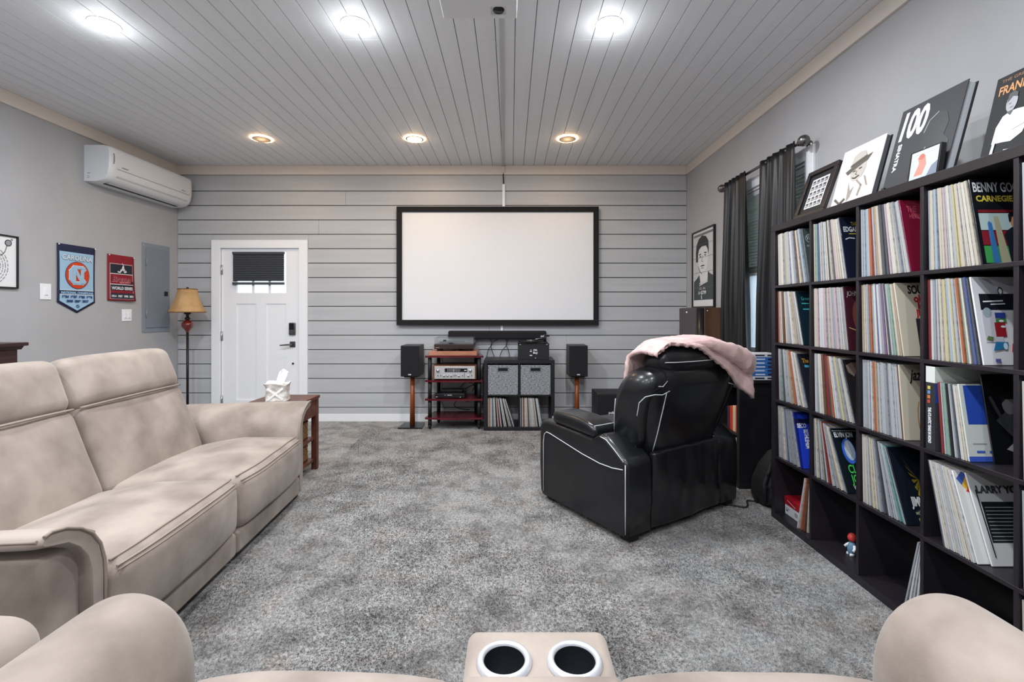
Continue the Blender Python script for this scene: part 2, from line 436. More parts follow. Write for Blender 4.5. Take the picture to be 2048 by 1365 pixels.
# ---------------------------------------------------------------- window in the right wall
win = empty('window_1', (XR, (WY0+WY1)/2, WZ0), kind='structure')
hy = (WY1-WY0)/2; wh = WZ1-WZ0
for s in (-1, 1):
    quick('casing', M_WHITE, win, -.02, 0, s*hy, s*(hy+.09), -.09, wh+.09, r=.003)
    quick('jamb', M_WHITE, win, 0, .14, s*hy, s*(hy-.02), 0, wh)
quick('head_casing', M_WHITE, win, -.02, 0, -hy, hy, wh, wh+.09, r=.003)
quick('head_jamb', M_WHITE, win, 0, .14, -hy+.02, hy-.02, wh-.02, wh)
quick('sill', M_WHITE, win, -.05, .14, -hy-.1, hy+.1, -.03, 0, r=.004)
frost = mat('frosted_glass', (232,240,248), .55, trans=1)
for nm, z0, z1, xo, gm in (('lower_sash', .0, wh/2+.02, .05, frost), ('upper_sash', wh/2-.02, wh-.02, .09, glass)):
    vs = []; O = [(-hy+.02,z0),(hy-.02,z0),(hy-.02,z1),(-hy+.02,z1)]; I = [(-hy+.065,z0+.05),(hy-.065,z0+.05),(hy-.065,z1-.045),(-hy+.065,z1-.045)]
    vs = [(xo,a,c) for a,c in O+I]+[(xo+.035,a,c) for a,c in O+I]; fs = []
    for i in range(4):
        j = (i+1)%4; fs += [(i,4+i,4+j,j),(8+i,8+j,12+j,12+i),(4+i,12+i,12+j,4+j),(i,j,8+j,8+i)]
    so = MB().add(vs, fs).build(nm, M_WHITE, win)
    quick('pane', gm, so, xo+.014, xo+.02, -hy+.065, hy-.065, z0+.05, z1-.045)
bl = empty('window_blind', (XR+.03, (WY0+WY1)/2, WZ0), label='white slatted blind lowered over the upper half of the curtained window', cat='blind')
quick('head_rail', M_PLAST, bl, -.018, .022, -hy+.025, hy-.025, wh-.06, wh-.022, r=.003)
M_SLAT = mat('blind_slat', (196,202,196), .5)
sm_ = MB().box(-.02,.02,-hy+.028,hy-.028,-.0012,.0012).mesh('slat', M_SLAT)
nz_ = int((wh-.06-.69)/.026)
for i in range(nz_):
    s = bpy.data.objects.new('slat', sm_); COL.objects.link(s); s.parent = bl; s.location = (0,0,wh-.075-.026*i); s.rotation_euler = (0,math.radians(38),0)
quick('bottom_rail', M_PLAST, bl, -.014, .014, -hy+.028, hy-.028, wh-.075-.026*nz_-.012, wh-.075-.026*nz_+.006, r=.003)

# greenery outside the window
rg = random.Random(2)
hm = MB()
for i in range(2600):
    p = Vector((rg.uniform(2.9,3.6), rg.uniform(2.2,5.6), rg.uniform(.0,2.2)+.25*rg.random()))
    d = Vector((rg.uniform(-1,1),rg.uniform(-1,1),rg.uniform(-.6,1))).normalized(); e = d.orthogonal().normalized()*.03
    hm.add([p-d*.05, p+e, p+d*.06, p-e], [(0,1,2,3)], False)
hd = empty('garden_hedge', (0,0,0), label='green leafy hedge outside the curtained window', cat='hedge')
fo = hm.build('foliage', mat('leaf_green', (86,112,70), .6, var=(5,(52,78,44))), hd); fo['kind'] = 'stuff'
for i in range(4): MB().cyl((3.25,2.6+.85*i,-.05),(3.25,2.65+.85*i,1.8),.03,.015,8).build('stem', mat('bark',(80,66,52),.9), hd)
tag(quick('ground_outside', mat('lawn', (96,108,78), .9, var=(4,(78,92,62))), None, XR+.15, 9, -2, 9, -.2, -.02), kind='structure')

# curtains and rod
rod = empty('curtain_rod', (1.965, 3.77, 2.43), label='brushed steel curtain rod with ball ends above the window', cat='curtain rod')
MB().cyl((0,-.56,0),(0,.56,0),.011,n=14).build('rod', M_NICKEL, rod)
for s in (-1,1):
    MB().lathe([(.0,0),(.014,.0),(.016,.012),(.010,.02),(.022,.03),(.034,.045),(.038,.062),(.034,.08),(.02,.094),(.0,.098)], n=20, M=T(0,s*.55,0) @ rotm('X',-90*s)).build('finial', M_NICKEL, rod)
    MB().cyl((0,s*.53,0),(.085,s*.53,-.0),.009,n=10).lathe([(.0,0),(.03,0),(.03,.008),(.0,.008)], n=18, M=T(.087,s*.53,0) @ rotm('Y',90)).build('bracket', M_NICKEL, rod)
def curtain(y0, y1, yb0, yb1, label, seed, zb=.04):
    r = random.Random(seed); n = 90; ph = r.random()*6; nf = 5.5
    def f(a, t):
        amp = .010+.028*min(1, t*2.2)
        y = (y0+(y1-y0)*a)*(1-t)+(yb0+(yb1-yb0)*a)*t
        w = math.sin(a*nf*2*math.pi+ph+.5*math.sin(3*t+ph))+.35*math.sin(a*nf*4.3*math.pi+ph*2+1.5*t)
        return (1.962-.012+amp*w*.9-.0, y+.008*math.sin(a*20+5*t), 2.452-(2.452-zb)*t)
    mb = MB().grid(f, n, 40)
    c = mb.build('curtain', M_CURT); md = c.modifiers.new('thickness','SOLIDIFY'); md.thickness = .003
    tag(c, label, 'curtain', 'black curtains on the steel rod')
curtain(4.30, 3.90, 4.34, 3.83, 'black curtain panel at the far end of the rod beside the framed poster', 3)
curtain(3.69, 3.215, 3.74, 3.20, 'black curtain panel at the near end of the rod beside the record shelf', 8)
# ---------------------------------------------------------------- ceiling lights
M_LENS = mat('lit_lens_cool', (255,255,255), .4, emit=((244,249,255), 9))
M_LENSW = mat('lit_lens_warm', (255,240,220), .4, emit=((255,226,188), 7))
M_RINGW = mat('lit_ring_warm', (255,220,170), .4, emit=((255,196,128), 30))
M_DISCOFF = mat('unlit_disc', (176,164,152), .5)
def area(parent, name, size, watts, rgb, z):
    l = bpy.data.lights.new(name, 'AREA'); l.shape = 'DISK'; l.size = size; l.energy = watts; l.color = rgb
    o = bpy.data.objects.new(name, l); COL.objects.link(o); o.parent = parent; o.location = (0,0,z)
def glow(parent, watts, rgb, z):  # added bare point light under the fixture, brightens the ceiling around it
    l = bpy.data.lights.new('added_ceiling_glow', 'POINT'); l.shadow_soft_size = .06; l.energy = watts; l.color = rgb
    o = bpy.data.objects.new('added_ceiling_glow', l); COL.objects.link(o); o.parent = parent; o.location = (0,0,z)
def cool(x, y, label):
    e = empty('recessed_light', (x, y, ZC), label=label, cat='ceiling light', group='cool white recessed lights')
    MB().lathe([(.078,-.0005),(.082,-.0005),(.083,-.002),(.081,-.004),(.079,-.004),(.078,-.003)], n=36).build('trim_ring', M_PLAST, e)
    MB().lathe([(.0,-.022),(.03,-.021),(.055,-.017),(.072,-.010),(.079,-.002)], n=36).build('lens', M_LENS, e)
    area(e, 'lamp_light', .13, DOWN_W, (.93,.965,1.0), -.026)
    glow(e, GLOW_W, (.93,.965,1.0), -.12)
for x, n in ((-2.42,'leftmost'), (-.928,'middle'), (.584,'rightmost')):
    cool(x, 2.80, n+' of the three bright white recessed lights beside the projector')
for x, n in ((-2.42,'left'), (-.928,'middle'), (.584,'right')):
    for y, w in ((.95,'above the near loveseat'), (-.95,'behind the near loveseat')):
        cool(x, y, n+' bright white recessed light in the row '+w)
def warm(x, lit, label):
    e = empty('dimmed_light', (x, 4.64, ZC), label=label, cat='ceiling light', group='warm lights near the screen wall')
    MB().lathe([(.080,-.0005),(.104,-.0005),(.104,-.004),(.080,-.005)], n=36).build('glow_ring', M_RINGW, e)
    if lit:
        MB().lathe([(.074,-.005),(.088,-.005),(.088,-.009),(.082,-.011),(.074,-.010)], n=36).build('trim_ring', M_NICKEL, e)
        MB().lathe([(.0,-.013),(.05,-.012),(.073,-.009),(.073,-.004)], n=36).build('lens', M_LENSW, e)
    else:
        MB().lathe([(.0,-.013),(.080,-.012),(.085,-.010),(.085,-.006),(.0,-.005)], n=36).build('disc', M_DISCOFF, e)
    area(e, 'lamp_light', .16, WARM_W*(1.6 if lit else 1), (1,.74,.46), -.03)
    glow(e, .55, (1,.70,.40), -.05)
warm(-2.46, False, 'leftmost dim disc light with warm glowing rim near the screen wall')
warm(-.95, True, 'brightly lit warm middle light of the row near the screen wall')
warm(.557, False, 'rightmost dim disc light with warm glowing rim near the screen wall')

# ---------------------------------------------------------------- projector and cable covers
pj = empty('projector', (-.16, 2.305, 2.80), label='white video projector hanging upside down from the ceiling', cat='projector')
hx, hyy = .192, .135
# case with a recess for the lens-shift window
wa0, wa1, wb0, wb1 = .060, .134, .042, .108
vs=[]; 
mbp = MB()
mbp.box(-hx, hx, -hyy, hyy, .012, .115, r=.02, k=4)
mbp.build('case', M_PLAST, pj)
o4_=[(-hx+.004,-hyy+.004),(hx-.004,-hyy+.004),(hx-.004,hyy-.004),(-hx+.004,hyy-.004)]; i4_=[(wa0,wb0),(wa1,wb0),(wa1,wb1),(wa0,wb1)]
def rr(x0,y0,x1,y1,r,n=5):
    P=[]
    for cx,cy,a in ((x1-r,y1-r,0),(x0+r,y1-r,90),(x0+r,y0+r,180),(x1-r,y0+r,270)):
        P += ell(cx,cy,r,r,n,a,a+90)
    return P
poly = rr(-hx+.002,-hyy+.002,hx-.002,hyy-.002,.024)
# plate pieces around the window, one joined cover with a slit-free ring
ring_o = [(hx-.002,hyy-.002),(-hx+.002,hyy-.002),(-hx+.002,-hyy+.002),(hx-.002,-hyy+.002)]
ring_i = [(wa1,wb1),(wa0,wb1),(wa0,wb0),(wa1,wb0)]
vs=[(a,c,.0) for a,c in ring_o+ring_i]+[(a,c,.02) for a,c in ring_o+ring_i]; fs=[]
for i in range(4):
    j=(i+1)%4; fs+=[(i,4+i,4+j,j),(8+i,8+j,12+j,12+i),(4+i,12+i,12+j,4+j),(i,j,8+j,8+i)]
co = MB().add(vs,fs).build('cover_plate', M_PLAST, pj)
bv = co.modifiers.new('bevel','BEVEL'); bv.width=.006; bv.segments=3
quick('lens_window', mat('window_grey',(120,124,128),.4), pj, wa0+.003, wa1-.003, wb0+.003, wb1-.003, .0135, .0145)
MB().lathe([(.0,-.0),(.026,0),(.029,.004),(.029,.012)], c=(.097,.082,.006), n=24).build('focus_dial', M_BLKS, pj)
MB().cyl((-.05,0,.11),(-.05,0,.17),.025).lathe([(.0,.178),(.07,.178),(.07,.19),(.0,.19)], c=(-.05,0,0), n=24).build('ceiling_mount', M_PLAST, pj)
MB().lathe([(.0,0),(.03,0),(.034,.012),(.03,.02),(.0,.02)], n=24, M=T(.097,hyy-.004,.06) @ rotm('X',-90)).build('lens', M_BLKS, pj)

rw = MB().add([(-.038,2.45,ZC-.0145),(-.066,2.45,ZC-.0145),(-.066,2.45,ZC-.0005),(-.038,2.45,ZC-.0005),(-.078,YB-.024,ZC-.0145),(-.106,YB-.024,ZC-.0145),(-.106,YB-.024,ZC-.0005),(-.078,YB-.024,ZC-.0005)],
   [(0,1,2,3),(7,6,5,4),(0,4,5,1),(1,5,6,2),(2,6,7,3),(3,7,4,0)]).build('cable_cover', M_LAP)
tag(rw, 'long grey painted cable cover running along the ceiling from the projector', 'cable cover')
tag(MB().box(-.107,-.077,YB-.038,YB-.022,ZC-.085,ZC-.016,r=.002).build('cable_cover', M_CROWN), 'short cream cable cover piece over the trim above the screen', 'cable cover')
tag(MB().box(-.102,-.070,YB-.02,YB-.0005,2.50,2.775,r=.003).build('cable_cover', M_WHITE), 'white vertical cable cover between the trim and the screen top', 'cable cover')
tag(MB().tube([(-.090,YB-.026,ZC-.1),(-.090,YB-.030,ZC-.125),(-.088,YB-.012,ZC-.15),(-.086,YB-.008,2.74)],.006,8).build('cable', M_BLKM), 'short black cable at the trim above the screen', 'cable')
tag(MB().box(-.120,-.092,YB-.018,YB-.0005,1.06,1.24,r=.003).build('cable_cover', M_WHITE), 'white cable cover stub between the screen and the soundbar', 'cable cover')

# ---------------------------------------------------------------- projection screen
sx0, sx1, sz0, sz1 = -1.325, 1.017, 1.127, 2.502
scn = empty('projection_screen', ((sx0+sx1)/2, YB-.004, sz0), label='large white projection screen in a black velvet frame', cat='screen')
hw_ = (sx1-sx0)/2; hh = sz1-sz0; fw = .062
for a, c, d, e in ((-hw_, hw_, 0, fw), (-hw_, hw_, hh-fw, hh)): quick('frame_rail', M_FELT, scn, a, c, -.065, -.02, d, e, r=.004)
for a, c in ((-hw_, -hw_+fw), (hw_-fw, hw_)): quick('frame_stile', M_FELT, scn, a, c, -.065, -.02, fw, hh-fw, r=.004)
quick('screen_surface', M_SCREEN, scn, -hw_+fw-.01, hw_-fw+.01, -.045, -.04, fw-.01, hh-fw+.01)
for xx in (-.8,.8): quick('wall_bracket', M_BLKM, scn, xx-.05, xx+.05, -.02, -.0, hh-.06, hh-.03)

# ---------------------------------------------------------------- left wall
Zup = Vector((0,0,1)); 
def lw(y, z): return (XL, y, z)
# u direction on left wall as seen from the room: +Y ; normal must be +X : (0,1,0)x(0,0,1) = (1,0,0)
ac = empty('air_conditioner', (XL, 4.86, 2.48), label='white wall mounted split air conditioner high on the left wall', cat='air conditioner')
prof = [(0,0),(.12,.0),(.18,.012),(.215,.035),(.235,.07),(.247,.12),(.252,.20),(.250,.28),(.243,.31),(.225,.325),(.19,.33),(0,.33)]
def acx(y):   # taper at the rounded ends
    t = max(0, abs(y)-.52)/.035; return 1-.10*min(1,t)**2
N=36
vsA=[]; fsA=[]
ys=[-.555,-.553,-.545,-.53,-.5]+[-.4+.1*i for i in range(9)]+[.5,.53,.545,.553,.555]
for y in ys:
    for (px,pz) in prof: vsA.append((px*acx(y), y, pz if pz>.001 else 0))
n_=len(prof)
for i in range(len(ys)-1):
    for j in range(n_-1): fsA.append((i*n_+j,(i)*n_+j+1,(i+1)*n_+j+1,(i+1)*n_+j))
smA=[True]*len(fsA)
fsA += [tuple(reversed(range(n_))), tuple(range((len(ys)-1)*n_, len(ys)*n_))]; smA += [False,False]
acb = MB().add(vsA,fsA,smA).build('body', M_PLAST, ac)
ms = acb.modifiers.new('edges','EDGE_SPLIT'); ms.split_angle = math.radians(50)
# louver along the lower front and the dark outlet slot behind it
MB().grid(lambda a,t:(.135+.102*t, -.48+.96*a, .003-.006+.066*t**1.6), 4, 8).build('louver', mat('louver_grey',(206,208,211),.35), ac)
quick('outlet_slot', M_BLKM, ac, .10,.128, -.47,.47, -.006,.004, r=.002)
MB().tube([(.2475*1.0+.0035,-.49+.98*i/10,.128) for i in range(11)],.0018,6).build('panel_seam', M_GREYM, ac)
MB().grid(lambda a,t:(.150+.1*t, -.5445-.006+.0*a, .03+.27*t) if False else (.2495-.012*abs(2*t-1)**2+.004, -.532+.012*a, .14+.15*t), 2, 12).build('end_bezel', M_CHROME, ac)
art('badge', ac, (.2525,-.44,.150), (0,1,0), (0,0,1), [('r',M_GREYM,0,0,.075,.009)])
art('badge', ac, (.2525,.36,.150), (0,1,0), (0,0,1), [('r',M_GREYM,0,0,.06,.009)])
art('rating_marks', ac, (.03,-.5557,.03), (1,0,0), (0,0,1), [('r',M_GREYM,0,.04,.025,.006),('r',M_GREYM,0,.0,.02,.006),('r',M_GREYM,0,.015,.02,.004)])

# ---- pennants
NAVY=flat((34,40,70),.8); SKY=flat((160,196,222),.8); LET=flat((222,230,238),.8); ORN=flat((214,66,26),.8); NAVY2=flat((40,66,120),.8)
pn = empty('pennant_banner', (XL+.004, 4.039, 1.27), label='light blue CAROLINA pennant with red disc and pointed bottom', cat='banner')
PW=.373
def pd(x,y): return .004+.006*math.sin(x*9+1)*math.sin(y*5)
Py=[(0,.095),(PW/2,0),(PW,.095),(PW,.605),(0,.605)]
gr=MB()
def pz(a,t):
    x=PW*a; lo=.095*abs(2*a-1); y=lo+(.605-lo)*t; return (pd(x,y), x, y)
pc=gr.grid(pz,10,14).build('cloth', NAVY, pn); sd=pc.modifiers.new('thickness','SOLIDIFY'); sd.thickness=.002; sd.offset=-1
def poly_rows(x0,x1,y0,y1): return ('r',SKY,x0,y0,x1-x0,y1-y0)
b_=.018
items=[('r',SKY,b_,.205,PW-2*b_,.335),
 ('p',SKY,[(b_,.108),(PW/2,.022),(PW-b_,.108),(PW-b_,.165),(b_,.165)]),
 ('r',LET,b_,.2,PW-2*b_,.006),('r',LET,b_,.163,PW-2*b_,.005),
 ('t',flat((120,140,165),.8),.036,.470,.062,'CAROLINA',{'width':.305,'bold':.004}),
 ('t',LET,.038,.472,.060,'CAROLINA',{'width':.300,'bold':.001}),
 ('e',NAVY,PW/2,.338,.122,.122),('e',ORN,PW/2,.338,.118,.118),
 ('t',flat((52,86,140),.8),PW/2,.172,.026,'NATIONAL CHAMPIONS',{'width':.32,'center':1,'bold':.0015}),
 ('t',NAVY2,PW/2,.136,.026,'1924  1957  1982  1993',{'width':.30,'center':1,'bold':.002}),
 ('t',NAVY2,PW/2,.098,.026,'2005  2009  2017',{'width':.22,'center':1,'bold':.002}),
 ('e',NAVY2,PW/2,.062,.016,.013),('l',SKY,[(PW/2-.01,.056),(PW/2+.01,.068)],.005)]
items[8]=('t',flat((150,190,226),.8),PW/2,.172,.026,'NATIONAL CHAMPIONS',{'width':.32,'center':1,'bold':.0015})
cx,cy=PW/2,.338
def NC(m,w,lv):
    # block C
    C=[(cx+.066,cy+.050),(cx+.045,cy+.070),(cx-.045,cy+.070),(cx-.078,cy+.035),(cx-.078,cy-.035),(cx-.045,cy-.070),(cx+.045,cy-.070),(cx+.066,cy-.050)]
    N_=[(cx-.042,cy-.066),(cx-.042,cy+.066),(cx+.042,cy-.066),(cx+.042,cy+.066)]
    return [('l',m,C,w),('l',m,N_,w),('r',m,cx-.066,cy+.058,.05,w*.6),('r',m,cx-.066,cy-.074,.05,w*.6),('r',m,cx+.018,cy+.058,.05,w*.6),('r',m,cx+.018,cy-.074,.05,w*.6)]
items += NC(LET,.034,0)+NC(SKY,.024,0)
art('cloth_print', pn, (0.001,0,0), (0,1,0), (0,0,1), items, deform=pd, step=.0007)
for yy in (.01, PW-.01): MB().lathe([(0,.006),(.005,.005),(.006,0)],n=10,M=T(.012,yy,.597) @ rotm('Y',90)).build('push_pin', M_WHITE, pn)

RED=flat((142,28,44),.8); DKN=flat((38,42,56),.8); WHT=flat((225,225,228),.8); PNK=flat((214,120,128),.8)
bn = empty('wall_banner', (XL+.004, 4.545, 1.39), label='dark red WORLD SERIES banner beside the grey electrical panel', cat='banner')
BW=.318; BH=.455
def bd(x,y): return .004+.008*math.sin(x*8)*(1-y/BH)+ (.018*(1-y/BH)**3*(x/BW))
bc=MB().grid(lambda a,t:(bd(BW*a,BH*t),BW*a,BH*t),10,14).build('cloth', RED, bn); sd=bc.modifiers.new('thickness','SOLIDIFY'); sd.thickness=.002; sd.offset=-1
it=[('r',WHT,.024,.018,BW-.048,.35),('r',RED,.028,.022,BW-.056,.342),
 ('r',DKN,.028,.272,BW-.056,.088),('r',WHT,.024,.264,BW-.048,.007),('r',WHT,.024,.160,BW-.048,.007),
 ('r',DKN,.028,.105,BW-.056,.055),('r',DKN,.028,.022,BW-.056,.055),
 ('t',WHT,BW/2,.112,.040,'WORLD SERIES',{'width':.245,'center':1,'bold':.0015}),
 ('t',WHT,BW/2,.037,.027,'1914  1957  1995  2021',{'width':.245,'center':1,'bold':.0015}),
 ('t',PNK,.038,.190,.070,'Braves',{'width':.225,'shear':.25,'bold':.005}),('t',flat((96,40,50),.8),.040,.192,.068,'Braves',{'width':.22,'shear':.25,'bold':.001}),
 ('l',PNK,[(.13,.178),(.26,.186)],.009),('p',flat((50,40,44),.8),[(.245,.172),(.285,.168),(.29,.195),(.262,.198)]),
 ('l',WHT,[(BW/2-.052,.288),(BW/2-.030,.284),(BW/2-.008,.305),(BW/2+.012,.352),(BW/2+.018,.30),(BW/2+.026,.286),(BW/2+.044,.292),(BW/2+.040,.300)],.013),
 ('l',WHT,[(BW/2-.024,.306),(BW/2+.028,.312)],.010),('e',WHT,BW/2,.368,.008,.006)]
art('cloth_print', bn, (.001,0,0), (0,1,0), (0,0,1), it, deform=bd, step=.0007)
for yy in (.012, BW-.012): MB().lathe([(0,.006),(.005,.005),(.006,0)],n=10,M=T(.012,yy,BH-.01) @ rotm('Y',90)).build('push_pin', M_WHITE, bn)

# ---- electrical panel, switches, framed print
ep = empty('electrical_panel', (XL, 5.174, 1.06), label='grey metal electrical panel set in the left wall near the lamp', cat='electrical panel')
quick('flange', M_GREYM, ep, .001,.008,-.20,.20,0,.96,r=.002)
quick('panel_door', mat('grey_enamel_door',(130,138,149),.42), ep, .008,.018,-.15,.17,.05,.91,r=.003)
quick('latch', M_BLKS, ep, .018,.026,.10,.15,.40,.45,r=.003)
for zz_ in (.2,.75): MB().cyl((.016,-.152,zz_-.04),(.016,-.152,zz_+.04),.006,n=8).build('hinge', M_GREYM, ep)
for yy,zz_ in ((-.18,.03),(.185,.03),(-.18,.93),(.185,.93)): MB().lathe([(0,.003),(.005,.002),(.006,0)],n=10,M=T(.008,yy,zz_) @ rotm('Y',90)).build('screw', M_CHROME, ep)
def plate(y0,y1,z0,z1,gangs,label):
    e=empty('wall_switch',(XL,(y0+y1)/2,(z0+z1)/2),label=label,cat='switch'); a=(y1-y0)/2; h=(z1-z0)/2
    quick('cover_plate',M_WHITE,e,.001,.008,-a,a,-h,h,r=.003)
    for g in range(gangs):
        c=(g-(gangs-1)/2)*.046
        quick('rocker',M_WHITE,e,.008,.013,c-.016,c+.016,-.032,.032,r=.003)
        quick('rocker_slot',M_GREYM,e,.012,.0136,c-.010,c+.010,-.0285,-.026)
plate(3.898,3.99,1.383,1.517,1,'white single switch plate left of the blue pennant')
plate(4.718,4.838,1.186,1.308,2,'white double switch plate below the red banner')

def frame(name, parent, o, u, v, w, h, fw, d, mf, m_in, inner=0):
    """picture frame lying in the plane (u,v) at o (lower left), depth towards the viewer d"""
    o,u,v=Vector(o),Vector(u).normalized(),Vector(v).normalized(); n=u.cross(v)
    Mx=Matrix(((u.x,v.x,n.x,o.x),(u.y,v.y,n.y,o.y),(u.z,v.z,n.z,o.z),(0,0,0,1)))
    for a,b,c,e in ((0,w,0,fw),(0,w,h-fw,h)): MB().box(a,b,c,e,0,d,r=.002,M=Mx).build('frame_rail',mf,parent)
    for a,b,c,e in ((0,fw,fw,h-fw),(w-fw,w,fw,h-fw)): MB().box(a,b,c,e,0,d,r=.002,M=Mx).build('frame_stile',mf,parent)
    MB().box(fw-.003,w-fw+.003,fw-.003,h-fw+.003,.001,d*.45,M=Mx).build('backing',m_in,parent)
    return Mx
PAPER=flat((232,234,236),.6); INK=flat((60,62,66),.6); INK2=flat((150,152,156),.6)
fp = empty('framed_print',(XL+.001,3.285,1.462),label='black framed white print of circling record text on the left wall',cat='picture')
frame('',fp,(0,0,0),(0,1,0),(0,0,1),.431,.412,.012,.02,M_BLKS,PAPER)
it=[]
rl=random.Random(4)
for k in range(7):
    r=.05+.018*k; a=0
    while a<360:
        w=rl.uniform(5,14); p=ell(.20,.17,r+.0035,r+.0035,4,a,a+w)+list(reversed(ell(.20,.17,r-.0035,r-.0035,4,a,a+w)))
        it.append(('p',INK2,p)); a+=w+rl.uniform(2,4)
it+=[('e',INK2,.20,.17,.02,.02)]
arm=[(.352,.335),(.345,.31),(.335,.28),(.315,.255),(.275,.24)]
art('print',fp,(.0095,0,0),(0,1,0),(0,0,1),it,step=.000005)
art('print_detail',fp,(.0100,0,0),(0,1,0),(0,0,1),[('l',INK,arm,.005),('e',INK,.360,.352,.026,.026),('e',INK2,.360,.352,.019,.019),('e',INK2,.385,.38,.009,.009)])

# ---------------------------------------------------------------- floor lamp
fl = empty('floor_lamp',(-3.575,5.20,0),label='floor lamp with tan bell shade and red globe in the corner by the door',cat='floor lamp')
M_IRON=mat('dark_bronze',(40,30,28),.4,metal=.4)
MB().lathe([(.0,.0),(.15,.0),(.155,.012),(.12,.03),(.05,.045),(.02,.07),(.0,.07)],n=32).build('base',M_IRON,fl)
MB().cyl((0,0,.05),(0,0,1.07),.013,n=14).build('pole',M_IRON,fl)
MB().lathe([(.012,1.055),(.02,1.07),(.03,1.085),(.052,1.11),(.058,1.135),(.052,1.162),(.03,1.185),(.016,1.195)],n=28).build('globe',mat('red_glass',(104,30,26),.15,coat=.6),fl)
MB().lathe([(.014,1.19),(.026,1.20),(.028,1.212),(.014,1.225),(.016,1.25),(.036,1.262),(.034,1.27),(.012,1.285),(.011,1.33),(.018,1.335),(.018,1.36),(.008,1.365),(.006,1.53),(.014,1.535),(.012,1.55),(0,1.558)],n=20).build('finial_stem',M_IRON,fl)
def shd(a,t):
    th=2*math.pi*a; r=.092+(.178-.092)*(t**1.9*.75+t*.25); k=8; ph=(th*k/(2*math.pi))%1-.5
    r*=1-.035*(1-(2*ph)**2)
    return (r*math.cos(th), r*math.sin(th), 1.532-.255*t)
so=MB().grid(shd,64,14,closeu=True).build('shade',mat('tan_shade_fabric',(196,160,112),.8,var=(8,(178,140,94))),fl)
sd=so.modifiers.new('thickness','SOLIDIFY'); sd.thickness=.003
for nm,r,z in (('top_trim',.092,1.532),('bottom_trim',.177,1.278)):
    MB().tube([(r*math.cos(2*math.pi*i/48)*(1-.0*i),r*math.sin(2*math.pi*i/48),z) for i in range(48)],.005,6,closed=True).build(nm,mat('shade_trim',(120,80,50),.7),so)

# ---------------------------------------------------------------- dark wood cabinet behind the sofa
cb = empty('wood_cabinet',(-3.66,2.86,0),label='dark wood cabinet with moulded top standing at the left wall',cat='cabinet')
quick('carcass',M_WOODD,cb,-.215,.20,-.47,.44,.03,1.015,r=.004)
quick('top',M_WOODD,cb,-.225,.235,-.51,.485,1.04,1.065,r=.006)
MB().prism([(-.22,1.015),(.205,1.015),(.225,1.04),(-.22,1.04)],.94,M=T(0,.46,0) @ rotm('X',90)).build('moulding',M_WOODD,cb)
for s in (-1,1):
    d=quick('cabinet_door',M_WOODD,cb,.20,.218,-.015+s*.225-.205,-.015+s*.225+.205,.08,.97,r=.004)
    quick('door_glass',M_BLKS,d,.218,.221,-.015+s*.225-.13,-.015+s*.225+.13,.16,.9)
    MB().lathe([(0,.02),(.012,.016),(.008,.006),(.006,0)],n=12,M=T(.218,-.015+s*.04,.55) @ rotm('Y',90)).build('knob',M_NICKEL,d)
for a in (-.19,.17):
    for c in (-.44,.41): quick('foot',M_WOODD,cb,a-.02,a+.02,c-.02,c+.02,0,.03)

# ---------------------------------------------------------------- sofas
def bulge(hx,hy,hz,ax,amt,pw=2):
    def f(x,y,z):
        p=[x,y,z]; h=[hx,hy,hz]; o=[i for i in range(3) if i!=ax]
        k=1
        for i in o: k*=max(0,1-abs(p[i]/h[i])**pw)
        p[ax]+=amt*k*(1 if p[ax]>0 else -1)*min(1,abs(p[ax])/h[ax]*1.2); return p
    return f
def wr(x,y,z,s,a): return a*mnoise.noise(Vector((x*s,y*s,z*s)))
def make_seat(e,y0,y1,top=.45,welts=True):
    w=(y1-y0); hx_,hz_=.345,.15; cyy=(y0+y1)/2
    def f(x,y,z):
        e2=max(0,1-abs(y/(w/2))**3.0)
        if z>0:
            z+=.030*e2*max(0,1-abs(x/hx_)**4)-.014
            z-=.055*max(0,(-x-.02)/hx_)
        if x>0: x+=.035*e2*(1-.4*abs(z/hz_))
        z+=wr(x,y+y0,z,5,.008)
        return (x,y,z)
    s=MB().box(-.665,.025,y0+.003,y1-.003,.16,top,r=.062,k=5,m=(10,14,4),f=f).build('seat',M_SUEDE,e)
    # stitched welts along the front edge
    hz2=(top-.16)/2
    for ph,r in ((68,.0045),(40,.004),(28,.0025)) if welts else ():
        P=[]; c_,s_=math.cos(math.radians(ph)),math.sin(math.radians(ph))
        for i in range(33):
            y=-w/2+.025+(w-.05)*i/32; q=f(.345-.062+(.062+r*.35)*c_,y,hz2-.062+(.062+r*.35)*s_)
            P.append((q[0]-.32,cyy+q[1],(top+.16)/2+q[2]))
        MB().tube(P,r,6).build('welt',M_SEAM,s)
    quick('front_panel',M_SUEDE,e,-.05,.012,y0+.004,y1-.004,.045,.165,r=.02,k=3)
